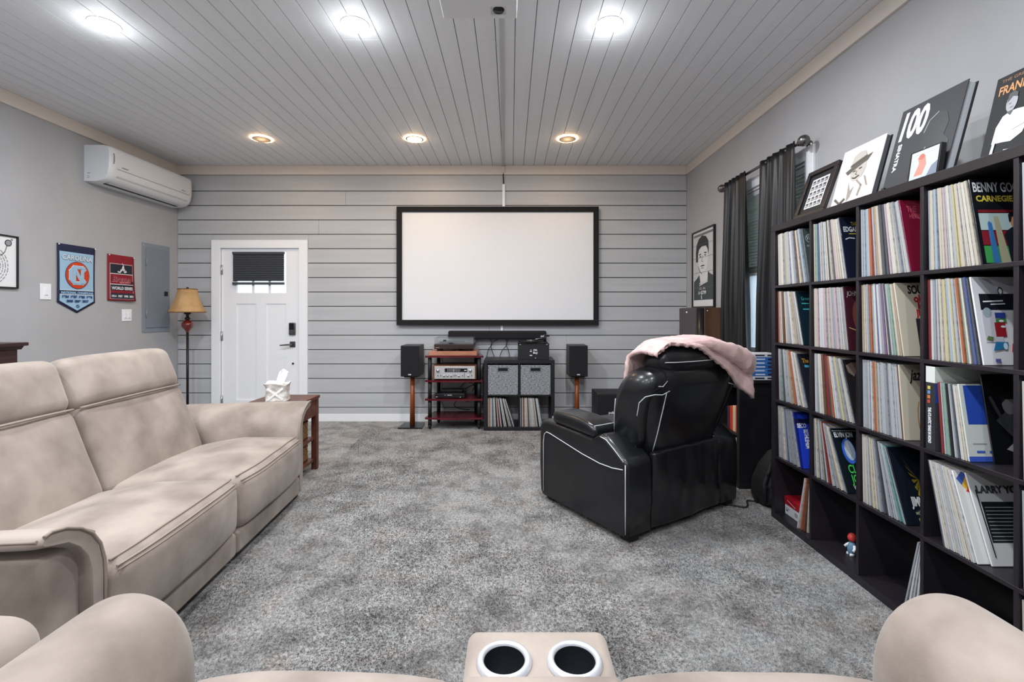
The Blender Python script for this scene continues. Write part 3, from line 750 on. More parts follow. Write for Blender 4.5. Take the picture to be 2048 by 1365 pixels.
def make_back(e,y0,y1):
    w=y1-y0; cyy=(y0+y1)/2
    Mx=T(-.60,cyy,.36) @ rotm('Y',-21)
    def fl_(x,y,z):
        k=max(0,1-abs(y/(w/2))**3); 
        if x>0: x+=.030*k*math.cos(z/.24*1.3)-.0
        x+=wr(x,y+y0,z,5,.010); return (x,y,z)
    lo=MB().box(-.17,.0,-w/2+.004,w/2-.004,.0,.475,r=.05,k=4,m=(3,12,8),f=fl_,M=Mx).build('back_cushion',M_SUEDE,e)
    def fh(x,y,z):
        k=max(0,1-abs(y/(w/2))**4)
        if x>0: x+=.026*k*math.cos(z/.16*1.3)
        x+=wr(x,y+y0,z,6,.008); z+=.012*k*(1 if z>0 else 0); return (x,y,z)
    hd=MB().box(-.19,.012,-w/2+.002,w/2-.002,.46,.735,r=.062,k=5,m=(3,12,6),f=fh,M=Mx).build('headrest',M_SUEDE,e)
    MB().tube([tuple(Mx @ Vector((.002+.020*max(0,1-abs((2*i/20-1))**3),-w/2+.02+(w-.04)*i/20,.466))) for i in range(21)],.006,6).build('welt',M_SEAM,hd)
ARM=[(0,.06),(0,.40),(.004,.46),(.022,.52),(.055,.568),(.10,.603),(.155,.628),(.205,.638),(.228,.632),(.236,.615),(.228,.597),(.20,.588),(.15,.573),(.11,.545),(.078,.50),(.062,.44),(.058,.06)]
ARM2=[(0,.06),(0,.40),(.003,.47),(.014,.535),(.036,.588),(.068,.622),(.105,.640),(.140,.643),(.175,.636),(.21,.615),(.238,.578),(.252,.53),(.256,.46),(.256,.06)]
def make_round_arm(e,y,s,xf=.095,xb=-.86):
    xs=[xb,xb+.03,-.5,-.25,xf-.10,xf-.07,xf-.043,xf-.022,xf-.008,xf]
    cc=[.05,.0,.0,0,0,.006,.020,.045,.075,.13]; vs=[]; n=len(ARM2)
    for x,k in zip(xs,cc):
        for (t,z) in ARM2:
            vs.append((x,y+s*(t+(.128-t)*k*1.6 if k else t),z-k*.9*max(0,(z-.40)/.24)))
    fs=[];sm=[]
    for i in range(len(xs)-1):
        for j in range(n):
            q=(i*n+j,i*n+(j+1)%n,(i+1)*n+(j+1)%n,(i+1)*n+j); fs.append(q if s<0 else tuple(reversed(q))); sm.append(True)
    a_=tuple(range(n)); b2=tuple(range((len(xs)-1)*n,len(xs)*n))
    fs+=[tuple(reversed(a_)) if s<0 else a_, b2 if s<0 else tuple(reversed(b2))]; sm+=[False,False]
    a=MB().add(vs,fs,sm).build('arm',M_SUEDE,e)
    sb=a.modifiers.new('smooth','SUBSURF'); sb.levels=1; sb.render_levels=2
def make_arm(e,y,s,xf=.0,xb=-.86):
    """inner face at y, flaring towards s"""
    xs=[xb,xb+.02,-.6,-.4,-.2,xf-.045,xf-.02,xf-.006,xf]
    sc=[.97,1,1,1,1,1,.985,.955,.91]
    vs=[];n=len(ARM); c=(.075,.42)
    for x,k in zip(xs,sc):
        for (t,z) in ARM:
            tt=t if k==1 else t+( .03*(1-k)*4 if t<.03 else -.03*(1-k)*4)*1
            zz=z-(.018*(x-xf)/(xb-xf)) if z>.45 else z
            if k<1 and z>.57: zz-=.05*(1-k)*(1 if z>.6 else -1)
            vs.append((x,y+s*tt,zz))
    fs=[];sm=[]
    for i in range(len(xs)-1):
        for j in range(n):
            q=(i*n+j,i*n+(j+1)%n,(i+1)*n+(j+1)%n,(i+1)*n+j); fs.append(q if s<0 else tuple(reversed(q))); sm.append(True)
    a_=tuple(range(n)); b2=tuple(range((len(xs)-1)*n,len(xs)*n))
    fs+=[tuple(reversed(a_)) if s<0 else a_, b2 if s<0 else tuple(reversed(b2))]; sm+=[False,False]
    a=MB().add(vs,fs,sm).build('arm',M_SUEDE,e)
    MB().tube([(xf+.001,y+s*(t*.96+.003),z-.002 if z>.4 else z) for t,z in ARM[:9]],.0055,6).build('welt',M_SEAM,a)
    MB().tube([(xb+.05+(xf-xb-.06)*i/12,y+s*.2335,.622-.018*(1-i/12)) for i in range(13)],.005,6).build('welt',M_SEAM,a)
    quick('arm_panel',M_SUEDE,a,xb+.01,xf-.035,y+s*.05,y+s*.185,.045,.555,r=.022,k=3)
def make_feet(e,ys,x0=-.80,x1=-.06):
    for yy in ys:
        for xx in (x0,x1): quick('foot',M_BLKM,e,xx-.03,xx+.03,yy-.03,yy+.03,0,.05,r=.004)

sofa = empty('reclining_sofa',(-1.398,2.385,0),3.2,label='long beige nubuck reclining sofa facing right along the left side',cat='sofa')
for a,c in ((-.815,0),(0,.815)): make_seat(sofa,a,c); make_back(sofa,a,c)
make_arm(sofa,-.815,-1); make_arm(sofa,.815,1)
quick('base_frame',M_SUEDE,sofa,-.86,-.06,-.81,.81,.05,.17,r=.01)
MB().box(-.17,-.12,-.80,.80,.0,.66,r=.03,k=3,M=T(-.62,0,.17) @ rotm('Y',-21)).build('back_panel',M_SUEDE,sofa)
make_feet(sofa,(-.85,.85))

# near loveseat with console: faces the screen, camera looks over its back
lvs = empty('console_loveseat',(.055,1.045,0),90,label='beige nubuck console loveseat in the foreground facing the screen',cat='sofa')
# local x forward (world +y), local y -> world -x
cw=.150
for a,c in ((-.797,-cw),(cw,.797)): make_seat(lvs,a,c,.478,False); make_back(lvs,a,c)
make_round_arm(lvs,-.797,-1); make_round_arm(lvs,.797,1)
quick('base_frame',M_SUEDE,lvs,-.84,-.06,-.77,.77,.05,.17,r=.01)
make_feet(lvs,(-.80,.80))
con=empty('console',(0,0,0)); con.parent=lvs
cbod=MB().box(-.62,-.035,-cw+.004,cw-.004,.05,.60,r=.022,k=4).build('console_body',M_SUEDE,con)
cuts=[]
for yy in (-.068,.068):
    co_=MB().cyl((-.136,yy,.53),(-.136,yy,.70),.041,n=40).build('cutter',M_SUEDE,con); cuts.append(co_)
    bm_=cbod.modifiers.new('hole','BOOLEAN'); bm_.object=co_; bm_.operation='DIFFERENCE'; bm_.solver='EXACT'
bpy.context.view_layer.update()
nm_=bpy.data.meshes.new_from_object(cbod.evaluated_get(bpy.context.evaluated_depsgraph_get()))
cbod.modifiers.clear(); cbod.data=nm_
for c_ in cuts: bpy.data.objects.remove(c_)
quick('console_lid',M_SUEDE,con,-.60,-.198,-cw+.008,cw-.008,.596,.628,r=.014,k=3)
for yy in (-.068,.068):
    MB().lathe([(.0395,.001),(.0400,.007),(.044,.0105),(.050,.009),(.0535,.004),(.054,.0005)],c=(-.136,yy,.600),n=40).build('cup_ring',mat('silver_plastic',(198,200,206),.3,metal=.35),con)
    MB().lathe([(.0,-.062),(.014,-.062),(.016,-.060),(.030,-.061),(.0365,-.058),(.0395,-.004),(.0392,.004)],c=(-.136,yy,.600),n=36).build('cup_well',mat('cup_black',(30,32,37),.35),con)

# rounded matching piece at the lower left
ot = empty('leather_ottoman',(-1.405,.90,0),label='beige nubuck rounded seat corner at the lower left edge',cat='ottoman')
def fo_(x,y,z): return (x,y,z+(.03*(1-(x/.32)**2)*(1-(y/.25)**2) if z>0 else 0))
MB().box(-.33,.315,-.25,.24,.04,.575,r=.085,k=5,m=(6,6,4),f=fo_).build('cushion',M_SUEDE,ot)
for xx in (-.25,.24):
    for yy in (-.18,.17): quick('foot',M_BLKM,ot,xx-.025,xx+.025,yy-.025,yy+.025,0,.06)

# ---------------------------------------------------------------- end table, tissue bag
et = empty('end_table',(-1.775,3.685,0),label='brown wooden end table with wicker baskets beyond the long sofa',cat='table')
quick('table_top',M_WOODT,et,-.205,.205,-.195,.185,.575,.60,r=.004)
for a in (-.175,.175):
    for c in (-.165,.155): quick('leg',M_WOODT,et,a-.022,a+.022,c-.022,c+.022,0,.575,r=.003)
for a in (-.18,.18): quick('apron',M_WOODT,et,a-.012,a+.012,-.143,.133,.44,.575)
for c in (-.165,.155): quick('apron',M_WOODT,et,-.153,.153,c-.012,c+.012,.44,.575)
for z in (.07,.245): quick('shelf',M_WOODT,et,-.18,.18,-.143,.133,z,z+.022)
M_WICK=mat('wicker',(150,112,70),.8,var=(60,(92,64,38)),bump=(200,.8))
def basket(z,label):
    b=empty('wicker_basket',(-1.775,3.68,z),label=label,cat='basket',group='wicker baskets in the end table')
    def side(a,t):
        th=2*math.pi*a; c,s=math.cos(th),math.sin(th); k=(abs(c)**6+abs(s)**6)**(-1/6)
        bump=.004*math.sin(a*2*math.pi*26)*math.cos(t*math.pi*6)
        return ((.15+bump)*c*k,(.118+bump)*s*k,.004+.13*t)
    sob=MB().grid(side,160,14,closeu=True).build('weave',M_WICK,b); sd=sob.modifiers.new('thickness','SOLIDIFY'); sd.thickness=.006
    quick('bottom',M_WICK,b,-.14,.14,-.11,.11,.001,.008)
    MB().tube([((.15)*math.cos(t)*((abs(math.cos(t))**6+abs(math.sin(t))**6)**(-1/6)),.118*math.sin(t)*((abs(math.cos(t))**6+abs(math.sin(t))**6)**(-1/6)),.136) for t in [2*math.pi*i/60 for i in range(60)]],.007,6,closed=True).build('rim',M_WICK,b)
basket(.268,'wicker basket on the upper shelf of the end table')
basket(.093,'wicker basket on the lower shelf of the end table')

ti = empty('tissue_cover',(-1.785,3.60,.601),12,label='white fabric tissue bag with a tissue sticking out on the end table',cat='tissue holder')
M_LINEN=mat('printed_linen',(226,222,216),.85,var=(22,(188,182,176),.45,.7),bump=(60,.5))
def bag(a,t):
    th=2*math.pi*a; c,s=math.cos(th),math.sin(th); k=(abs(c)**5+abs(s)**5)**(-1/5)
    r=.082*(1-.10*math.sin(math.pi*t)+.10*t**5)+wr(c*2,s*2,t*3,1.5,.008)
    return (r*c*k, r*s*k*.85, .002+.135*t+.008*math.sin(3*th+1)*t)
so=MB().grid(bag,56,16,closeu=True).build('bag',M_LINEN,ti); sd=so.modifiers.new('thickness','SOLIDIFY'); sd.thickness=.004
MB().grid(lambda a,t:(.08*t*math.cos(2*math.pi*a)*(abs(math.cos(2*math.pi*a))**5+abs(math.sin(2*math.pi*a))**5)**(-1/5)*.95,.067*t*math.sin(2*math.pi*a)*(abs(math.cos(2*math.pi*a))**5+abs(math.sin(2*math.pi*a))**5)**(-1/5)*.95,.118+.006*math.sin(9*a)*t),40,4,closeu=True).build('top_flap',M_LINEN,so)
def tis(a,t):
    return (.005+.036*t+(a-.5)*(.03+.085*t-.05*t*t)+.01*math.sin(a*7), .02*math.sin(a*9+2*t)*(.4+t*.6), .115+.105*t+.02*math.sin(a*3.1)*t)
tt_=MB().grid(tis,24,14).build('tissue',mat('tissue_paper',(246,247,250),.9),ti); sd=tt_.modifiers.new('thickness','SOLIDIFY'); sd.thickness=.0015
art('printed_cross',ti,(-.05,-.0715,.02),(1,0,0),(0,-.02,1),[('l',flat((244,243,240),.8),[(0,0),(.1,.08)],.016),('l',flat((244,243,240),.8),[(0,.08),(.1,0)],.016)])
# ---------------------------------------------------------------- audio rack
rk = empty('audio_rack',(-.617,5.27,0),label='four tier audio rack with cherry red shelves and black posts',cat='rack')
def shelf_poly(): 
    P=[(-.318,-.155),(-.31,-.17)]
    P+=[(-.31+.62*i/12,-.17-.030*math.sin(math.pi*i/12)) for i in range(1,12)]
    return P+[(.31,-.17),(.318,-.155),(.262,.17),(-.262,.17)]
for z in (.115,.318,.520,.785): MB().prism(shelf_poly(),.02,M=T(0,0,z)).build('shelf',M_CHERRY,rk)
zl=(0.0,.135,.338,.540)
for px,py in ((-.268,-.135),(.268,-.135),(-.215,.14),(.215,.14)):
    for z0,z1 in ((.045,.115),(.135,.318),(.338,.520),(.540,.785)): MB().cyl((px,py,z0),(px,py,z1),.021,n=18).build('post',M_BLKM,rk)
    MB().lathe([(.0,0),(.007,.002),(.018,.03),(.021,.046),(.0,.046)],c=(px,py,0),n=16).build('spike_foot',M_BLKM,rk)

rv = empty('stereo_receiver',(-.612,5.25,.542),label='silver vintage stereo receiver in a wood case on the rack',cat='receiver')
quick('case',mat('walnut_case',(120,78,54),.45,var=(14,(86,54,38)),stretch=(.2,1,1)),rv,-.236,.236,-.155,.15,.008,.160,r=.004)
M_SIL=mat('silver_faceplate',(206,206,208),.35,metal=.5)
quick('faceplate',M_SIL,rv,-.215,.222,-.163,-.154,.014,.150,r=.003)
d=quick('tuner_dial',M_BLKS,rv,-.105,.140,-.166,-.1625,.088,.128,r=.001)
art('dial_print',d,(-.105,-.1662,.088),(1,0,0),(0,0,1),[('r',WHT,.03+.012*i,.022,.006,.006) for i in range(12)]+[('r',WHT,.03+.012*i,.010,.004,.005) for i in range(12)]+[('r',WHT,.096,.006,.003,.028),('r',WHT,.212,.016,.026,.008)])
for x,z,r in ((-.178,.103,.017),(.172,.103,.017)):
    MB().lathe([(0,.022),(r*.8,.022),(r,.018),(r,0)],n=20,M=T(x,-.163,z) @ rotm('X',90)).build('tuning_knob',M_CHROME,rv)
for x in (-.112,-.075,-.035,.048,.150):
    MB().lathe([(0,.016),(.009,.016),(.011,.012),(.011,0)],n=16,M=T(x,-.163,.048) @ rotm('X',90)).build('knob',M_CHROME,rv)
for x in (-.178,-.147,-.004,.016,.090,.187):
    MB().box(x-.002,x+.002,-.178,-.163,.044,.058).build('toggle',M_BLKM,rv)
quick('slider',M_BLKS,rv,.107,.111,-.166,-.162,.03,.08)
for a in (-.19,.19):
    for c in (-.12,.12): MB().cyl((a,c,0),(a,c,.008),.012,n=12).build('foot',M_BLKM,rv)

pb = tag(MB().box(-.892,-.37,5.105,5.42,.806,.853,r=.004).build('plinth_board',M_PLINTH),'thick copper toned wooden slab under the turntable on the rack','board')
tt = empty('turntable',(-.622,5.27,.854),label='dark wood turntable under a smoked dust cover on the rack',cat='turntable')
M_TTW=mat('dark_walnut',(52,34,28),.4,var=(12,(38,24,20)),stretch=(.2,1,1))
quick('plinth',M_TTW,tt,-.215,.215,-.15,.15,.022,.075,r=.004)
M_ACR=mat('smoked_acrylic',(196,204,208),.05,trans=.6,ior=1.25,alpha=.42)
for b_ in ((-.213,.213,-.148,-.144,.077,.142),(-.213,.213,.144,.148,.077,.142),(-.213,-.209,-.144,.144,.077,.142),(.209,.213,-.144,.144,.077,.142),(-.213,.213,-.148,.148,.142,.146)): quick('dust_cover_panel',M_ACR,tt,*b_)
MB().lathe([(0,.096),(.145,.096),(.15,.092),(.15,.080),(0,.080)],c=(-.03,0,0),n=40).build('platter',M_BLKM,tt)
MB().tube([(.16,.09,.095),(.165,.05,.10),(.155,-.06,.099),(.12,-.10,.098)],.004,8).build('tonearm',M_CHROME,tt)
art('badge',tt,(-.20,-.1505,.036),(1,0,0),(0,0,1),[('r',flat((170,160,150),.4),0,0,.042,.005)])
art('cover_badge',tt,(-.115,-.1485,.108),(1,0,0),(0,0,1),[('r',M_BLKS,0,0,.032,.014)])
for a in (-.17,.17,.035):
    for c in (-.11,.11): MB().cyl((a,c,0),(a,c,.022),.02,n=14).build('foot',M_BLKM,tt)

mb_ = empty('media_box',(-.662,5.235,.339),label='slim black cable box on the third shelf of the rack',cat='media box')
quick('box_body',M_BLKS,mb_,-.165,.16,-.12,.11,.004,.052,r=.006)
quick('upper_deck',M_BLKS,mb_,-.12,.13,-.03,.11,.0525,.082,r=.006)
art('display',mb_,(-.165,-.1202,.004),(1,0,0),(0,0,1),[('r',WHT,.01,.012,.018,.005),('r',WHT,.135,.03,.05,.005),('r',WHT,.27,.008,.01,.007),('r',INK2,.10,.03,.02,.004)])

def cable(pts,label,r=.004,sub=5):
    P=[Vector(p) for p in pts]; out=[]
    for i in range(len(P)-1):
        a,b,c,d=P[max(i-1,0)],P[i],P[i+1],P[min(i+2,len(P)-1)]
        for k in range(sub):
            t=k/sub; out.append(.5*((2*b)+(c-a)*t+(2*a-5*b+4*c-d)*t*t+(3*b-a-3*c+d)*t**3))
    out.append(P[-1]); tag(MB().tube(out,r,6).build('cable',M_BLKM),label,'cable')
# cables below the soundbar
sb_z=.965
cable([(-.24,5.46,.965),(-.22,5.46,.90),(-.26,5.465,.85),(-.29,5.46,.72)],'leftmost black cable drooping below the soundbar')
cable([(-.15,5.46,.965),(-.22,5.455,.92),(-.23,5.46,.86),(-.18,5.465,.72)],'black cable curling from the left under the soundbar')
cable([(-.06,5.46,.965),(-.05,5.455,.90),(-.11,5.46,.82),(-.14,5.46,.72)],'black cable crossing in the middle below the soundbar')
cable([(-.03,5.465,.965),(-.055,5.46,.90),(-.03,5.46,.83),(-.01,5.46,.72)],'rightmost black cable hanging below the soundbar')
cable([(-.45,5.42,.36),(-.42,5.40,.44),(-.50,5.43,.47),(-.56,5.44,.44),(-.60,5.45,.38)],'black cable looping above the cable box in the rack')
cable([(-.40,5.42,.35),(-.38,5.44,.42),(-.45,5.45,.43),(-.53,5.44,.39)],'black cable arching right of the cable box in the rack')
cable([(-.80,5.46,.78),(-.79,5.465,.55),(-.81,5.46,.28),(-.76,5.45,.15)],'thin black cable hanging down behind the left of the rack',.003)
cable([(-.45,5.46,.28),(-.50,5.45,.24),(-.60,5.46,.27),(-.66,5.45,.20),(-.58,5.44,.16),(-.48,5.45,.15)],'tangled black cable behind the lower rack shelf',.004)
cable([(-.31,5.44,.70),(-.325,5.44,.55),(-.315,5.44,.38),(-.33,5.44,.2)],'black cable in the gap between rack and cube shelf',.005)

# ---------------------------------------------------------------- cube shelf with bins
def cube_shelf(name,n,m,x0,y0,label,cat,axis='y',mt=M_BLACK,cell=.335,t=.016,o=.038,depth=.385,cellz=.335):
    """local: width along +x from 0, front at y=0 going back to +depth, z up; n columns, m rows; parts named panel"""
    Wd=n*cell+(n-1)*t+2*o; H=m*cellz+(m-1)*t+2*o
    e=empty(name,(x0,y0,0),label=label,cat=cat)
    quick('bottom_panel',mt,e,0,Wd,0,depth,0,o,r=.0015,k=1); quick('top_panel',mt,e,0,Wd,0,depth,H-o,H,r=.0015,k=1)
    for a in (0,Wd-o): quick('side_panel',mt,e,a,a+o,0.001,depth,o,H-o,r=.0015,k=1)
    for i in range(1,m): quick('shelf_board',mt,e,o,Wd-o,.002,depth,o+i*cellz+(i-1)*t,o+i*(cellz+t),r=.001,k=1)
    for j in range(m):
        for i in range(1,n):
            a=o+i*cell+(i-1)*t; z=o+j*(cellz+t); quick('divider',mt,e,a,a+t,.003,depth,z,z+cellz,r=.001,k=1)
    return e,Wd,H
ks,kw,kh=cube_shelf('cube_shelf',2,2,-.292,5.06,'black four cube shelf under the screen with two grey bins','shelf')
# hide a few millimetres of wall gap
def bin_(x,label):
    e=empty('storage_bin',(x,5.068,.389+.0005),label=label,cat='storage bin',group='grey fabric bins')
    w=.322; hgt=.318
    O=[(-w/2,0),(w/2,0),(w/2,hgt),(-w/2,hgt)]; I=[(-.052,.252),(.052,.252),(.052,.284),(-.052,.284)]
    vs=[(a,0,c) for a,c in O+I]+[(a,.006,c) for a,c in O+I]; fs=[]
    for i in range(4):
        j=(i+1)%4; fs+=[(j,4+j,4+i,i),(8+i,12+i,12+j,8+j),(4+j,12+j,12+i,4+i),(i,8+i,8+j,j)]
    MB().add(vs,[tuple(reversed(f)) for f in fs]).build('front',M_GREYF,e)
    for a in (-w/2,w/2-.006): quick('side',M_GREYF,e,a,a+.006,.006,.345,0,hgt)
    quick('rear',M_GREYF,e,-w/2+.006,w/2-.006,.339,.345,0,hgt); quick('bottom',M_GREYF,e,-w/2+.006,w/2-.006,.006,.339,0,.006)
    # handle surround
    fr=[(-.058,.246),(.058,.246),(.058,.290),(-.058,.290)]
    MB().tube([(a,-.001,c) for a,c in fr],.003,6,closed=True).build('handle_trim',mat('bin_trim',(96,99,104),.9),e)
    quick('liner',M_BLKM,e,-w/2+.008,w/2-.008,.02,.024,.008,hgt-.01)
bin_(-.292+.038+.1675,'grey fabric bin with cut-out handle, left one in the cube shelf')
bin_(-.292+.038+.335+.016+.1675,'grey fabric bin with cut-out handle, right one in the cube shelf')

# black carton with a small turntable on it
bx = empty('black_carton',(.245,5.20,kh+.001),label='black box with small white lettering on the cube shelf',cat='box')
quick('carton',M_BLKM,bx,-.168,.168,-.11,.12,0,.172,r=.003)
quick('carton_lid_edge',M_BLKS,bx,-.169,.169,-.111,.121,.160,.173,r=.002)
art('carton_print',bx,(-.168,-.1112,0),(1,0,0),(0,0,1),[('t',WHT,.164,.094,.030,'OWL',{'width':.044,'bold':.001}),('t',WHT,.163,.066,.030,'Boy',{'width':.05,'bold':.001}),
  ('r',WHT,.128,.086,.020,.010),('p',WHT,[(.132,.105),(.144,.105),(.138,.114)]),('r',WHT,.126,.042,.026,.010),('r',WHT,.184,.016,.009,.006),('r',WHT,.018,.163,.010,.006),('r',WHT,.306,.163,.012,.006)])
rp = empty('record_player',(.235,5.20,kh+.176),label='slim black record player with raised arm post on the black box',cat='turntable')
quick('deck',M_BLKS,rp,-.155,.165,-.10,.11,.0,.014,r=.003)
MB().lathe([(0,.026),(.13,.026),(.135,.023),(.135,.016),(0,.015)],c=(-.02,0,0),n=40).build('platter',M_BLKS,rp)
MB().lathe([(0,.034),(.05,.032),(.05,.029),(.0,.0275)],c=(-.02,0,0),n=24).build('record_clamp',M_CHROME,rp)
MB().cyl((.142,.02,.014),(.142,.02,.092),.016,.013,n=16).build('arm_post',M_BLKM,rp)
MB().tube([(.142,.02,.078),(.19,.02,.078)],.009,10).build('counterweight',M_BLKM,rp)
MB().tube([(.135,.015,.06),(.10,-.03,.052),(.03,-.075,.045)],.004,8).build('tonearm',M_CHROME,rp)

# soundbar
sbar = empty('soundbar',(-.158,5.455,.965),label='long black soundbar mounted on the wall below the screen',cat='soundbar')
quick('bar_body',M_GRILLE,sbar,-.565,.565,-.055,.04,0,.098,r=.018,k=4)
art('logo',sbar,(.50,-.0556,.030),(1,0,0),(0,0,1),[('t',WHT,0,0,.028,'polk',{'bold':.001})])
for a in (-.35,.35): quick('wall_bracket',M_BLKM,sbar,a-.03,a+.03,.04,.052,.02,.07)

# bookshelf speakers on stands
def speaker(x,label,slabel,tone):
    e=empty('bookshelf_speaker',(x,5.135,.572),label=label,cat='speaker',group='black bookshelf speakers')
    quick('cabinet',mat('speaker_ash_'+tone,(70,72,78) if tone=='a' else (52,54,60),.5,var=(30,(56,58,64)),stretch=(1,1,.1)),e,-.102,.102,.012,.285,0,.34,r=.003)
    quick('grille',M_GRILLE,e,-.100,.100,-.004,.012,.004,.336,r=.005)
    art('logo',e,(-.018,-.0046,.018),(1,0,0),(0,0,1),[('r',WHT,0,0,.032,.012),('t',INK,.003,.002,.011,'B&W',{'width':.026})])
    s=empty('speaker_stand',(x,5.27,0),label=slabel,cat='speaker stand',group='wooden pole speaker stands')
    MB().prism([(-.135,-.135),(.135,-.135),(.115,.125),(-.115,.125)],.014,M=T(0,0,.001)).build('base_plate',M_BLKS,s)
    MB().tube([(0,0,.015),(0,0,.557)],[.029,.024],18).build('pole',M_WOODP,s)
    quick('top_plate',M_BLKS,s,-.075,.075,-.085,.085,.557,.570,r=.002)
speaker(-1.104,'black bookshelf speaker on a wooden stand left of the rack','wooden pole speaker stand with black base left of the rack','a')
speaker(.738,'black bookshelf speaker on a wooden stand right of the cube shelf','wooden pole speaker stand right of the cube shelf','b')

# subwoofer
sw = empty('subwoofer',(1.05,4.92,0),label='black subwoofer on the floor between the speaker stand and recliner',cat='subwoofer')
quick('cabinet',M_BLKM,sw,-.15,.15,.02,.335,.02,.424,r=.006)
quick('grille',M_GRILLE,sw,-.147,.147,-.005,.02,.05,.42,r=.012,k=3)
art('logo',sw,(-.03,-.0056,.215),(1,0,0),(0,0,1),[('t',WHT,0,0,.036,'polk',{'bold':.001})])
for a in (-.12,.12):
    for c in (.05,.30): MB().cyl((a,c,0),(a,c,.02),.015,n=12).build('foot',M_BLKM,sw)

# big wood speaker in the corner
cs = empty('floor_speaker',(1.80,4.42,0),5,label='large walnut floor speaker with grey grille in the right corner',cat='speaker')
M_WAL=mat('walnut_veneer',(96,68,50),.45,var=(14,(68,48,38)),stretch=(1,1,.1))
quick('cabinet',M_WAL,cs,.018,.212,.0,.50,.0,1.322,r=.004)
quick('grille',mat('grille_cloth',(82,76,80),.9,bump=(500,.4)),cs,.0,.018,.105,.495,.02,1.318,r=.004)
MB().cyl((.02,.055,.02),(.02,.055,1.318),.052,n=24).build('edge_post',M_BLKS,cs)
art('logo',cs,(-.0006,.34,1.27),(0,-1,0),(0,0,1),[('r',WHT,0,0,.03,.016)])
for z in (1.29,.9): MB().lathe([(0,.004),(.006,.003),(.007,0)],n=10,M=T(.05,-.0005,z) @ rotm('X',90)).build('screw',M_CHROME,cs)

# ---------------------------------------------------------------- poster on the right wall
# on the right wall seen from the room: u = -y, v = z, normal -x
ps = empty('framed_poster',(XR-.001,5.30,1.325),label='black framed grey portrait poster of a man with placard on the right wall',cat='picture')
frame('',ps,(0,0,0),(0,-1,0),(0,0,1),.575,.84,.016,.025,M_BLKS,PAPER)
G1=flat((205,206,208),.6); G2=flat((70,78,80),.6); G3=flat((52,54,58),.6); G4=flat((226,227,228),.6); G5=flat((120,122,126),.6)
it=[('r',G1,.035,.085,.505,.72),('r',G5,.035,.775,.505,.025),
 ('p',G2,[(.035,.085),(.54,.085),(.54,.33),(.46,.355),(.40,.39),(.20,.36),(.12,.32),(.035,.285)]),
 ('p',G4,[(.19,.37),(.22,.25),(.40,.27),(.41,.40)]),
 ('p',G4,[(.155,.50),(.165,.44),(.21,.385),(.26,.36),(.32,.365),(.38,.41),(.41,.49),(.415,.60),(.40,.65),(.17,.65),(.15,.58)]),
 ('p',G3,[(.10,.50),(.095,.60),(.11,.68),(.17,.745),(.26,.775),(.36,.755),(.42,.70),(.43,.62),(.42,.56),(.40,.62),(.36,.655),(.25,.66),(.18,.63),(.155,.58),(.15,.50)]),
 ('l',G3,[(.185,.572),(.235,.58)],.012),('l',G3,[(.32,.585),(.375,.58)],.012),('e',G3,.215,.552,.018,.008),('e',G3,.345,.558,.018,.008),
 ('l',G5,[(.27,.56),(.258,.50),(.285,.492)],.008),('l',G3,[(.235,.447),(.275,.452),(.32,.449)],.011),('l',G5,[(.25,.425),(.30,.425)],.007),
 ('l',G5,[(.165,.45),(.21,.39),(.26,.365)],.010)]
it+=[('l',G4,[(.20,.24+.022*k),(.37,.27+.022*k)],.010) for k in (0,1)]
it+=[('t',G4,.19,.195,.034,'I.D. IN',{'width':.16}),('t',G4,.17,.145,.052,'A 42799',{'width':.205,'bold':.002}),('l',G4,[(.255,.128),(.262,.10)],.02)]
it+=[('r',G5,.03,z,.515,.0025) for z in (.22,.38,.54,.68)]
art('poster_print',ps,(-.0115,0,0),(0,-1,0),(0,0,1),it,step=.0003)

# ---------------------------------------------------------------- record shelf 5 x 5
SX, SY0 = 1.63, 1.143
bs,bw_,bh_=cube_shelf('record_shelf',5,5,SX,SY0+1.805,'big black brown five by five cube shelf full of records','shelf',mt=M_SHELF,cell=.333)
bs.rotation_euler=(0,0,math.radians(-90))     # local x -> -y, local y -> +x
YTOP=SY0+1.805
def cell_y(c): a=YTOP-.038-c*.349; return a, a-.333       # far side, near side (c 0 = farthest)
def cell_z(r): return .038+(4-r)*.351                     # r 0 = top row
PAL={'white':(226,227,230),'pale grey':(196,200,206),'cream':(222,214,198),'silver grey':(170,176,184),'ivory':(234,230,220),'tan':(190,172,148),'pink':(212,190,196),
 'pale blue':(182,198,212),'dark grey':(92,96,104),'black':(44,45,50),'orange':(190,112,76),'red':(150,62,64),'green':(152,184,168),'blue':(92,108,164),'purple':(136,108,146),'yellow':(216,206,160),'brown':(122,88,72),'teal':(120,170,170)}
def spine_mat(c):
    return mat('sleeve_'+c.replace(' ','_'),tuple(int(v*.9) for v in PAL[c]),.35,var=(45,tuple(int(v*.68) for v in PAL[c]),.42,.68),stretch=(.3,3,.35),coat=.35)
PALE=['white']*7+['pale grey']*7+['cream']*5+['silver grey']*5+['ivory']*5+['pink','pale blue','pale blue','pink','tan','tan','dark grey','dark grey','pale blue','orange','green','blue','yellow','brown']
LPMESH=MB().box(0,1,-1,0,0,1).mesh('record_sleeve',spine_mat('white'))
ORD=['first','second','third','fourth','fifth','sixth','seventh','eighth','ninth','tenth','eleventh','twelfth','thirteenth','fourteenth','fifteenth','sixteenth','seventeenth','eighteenth','nineteenth','twentieth','twenty-first','twenty-second','twenty-third','twenty-fourth','twenty-fifth','twenty-sixth']
ROWN=['top row','second row','third row','fourth row','bottom row']; COLN=['far end cubby','second cubby','third cubby','fourth cubby','near edge cubby']
LPS=.315
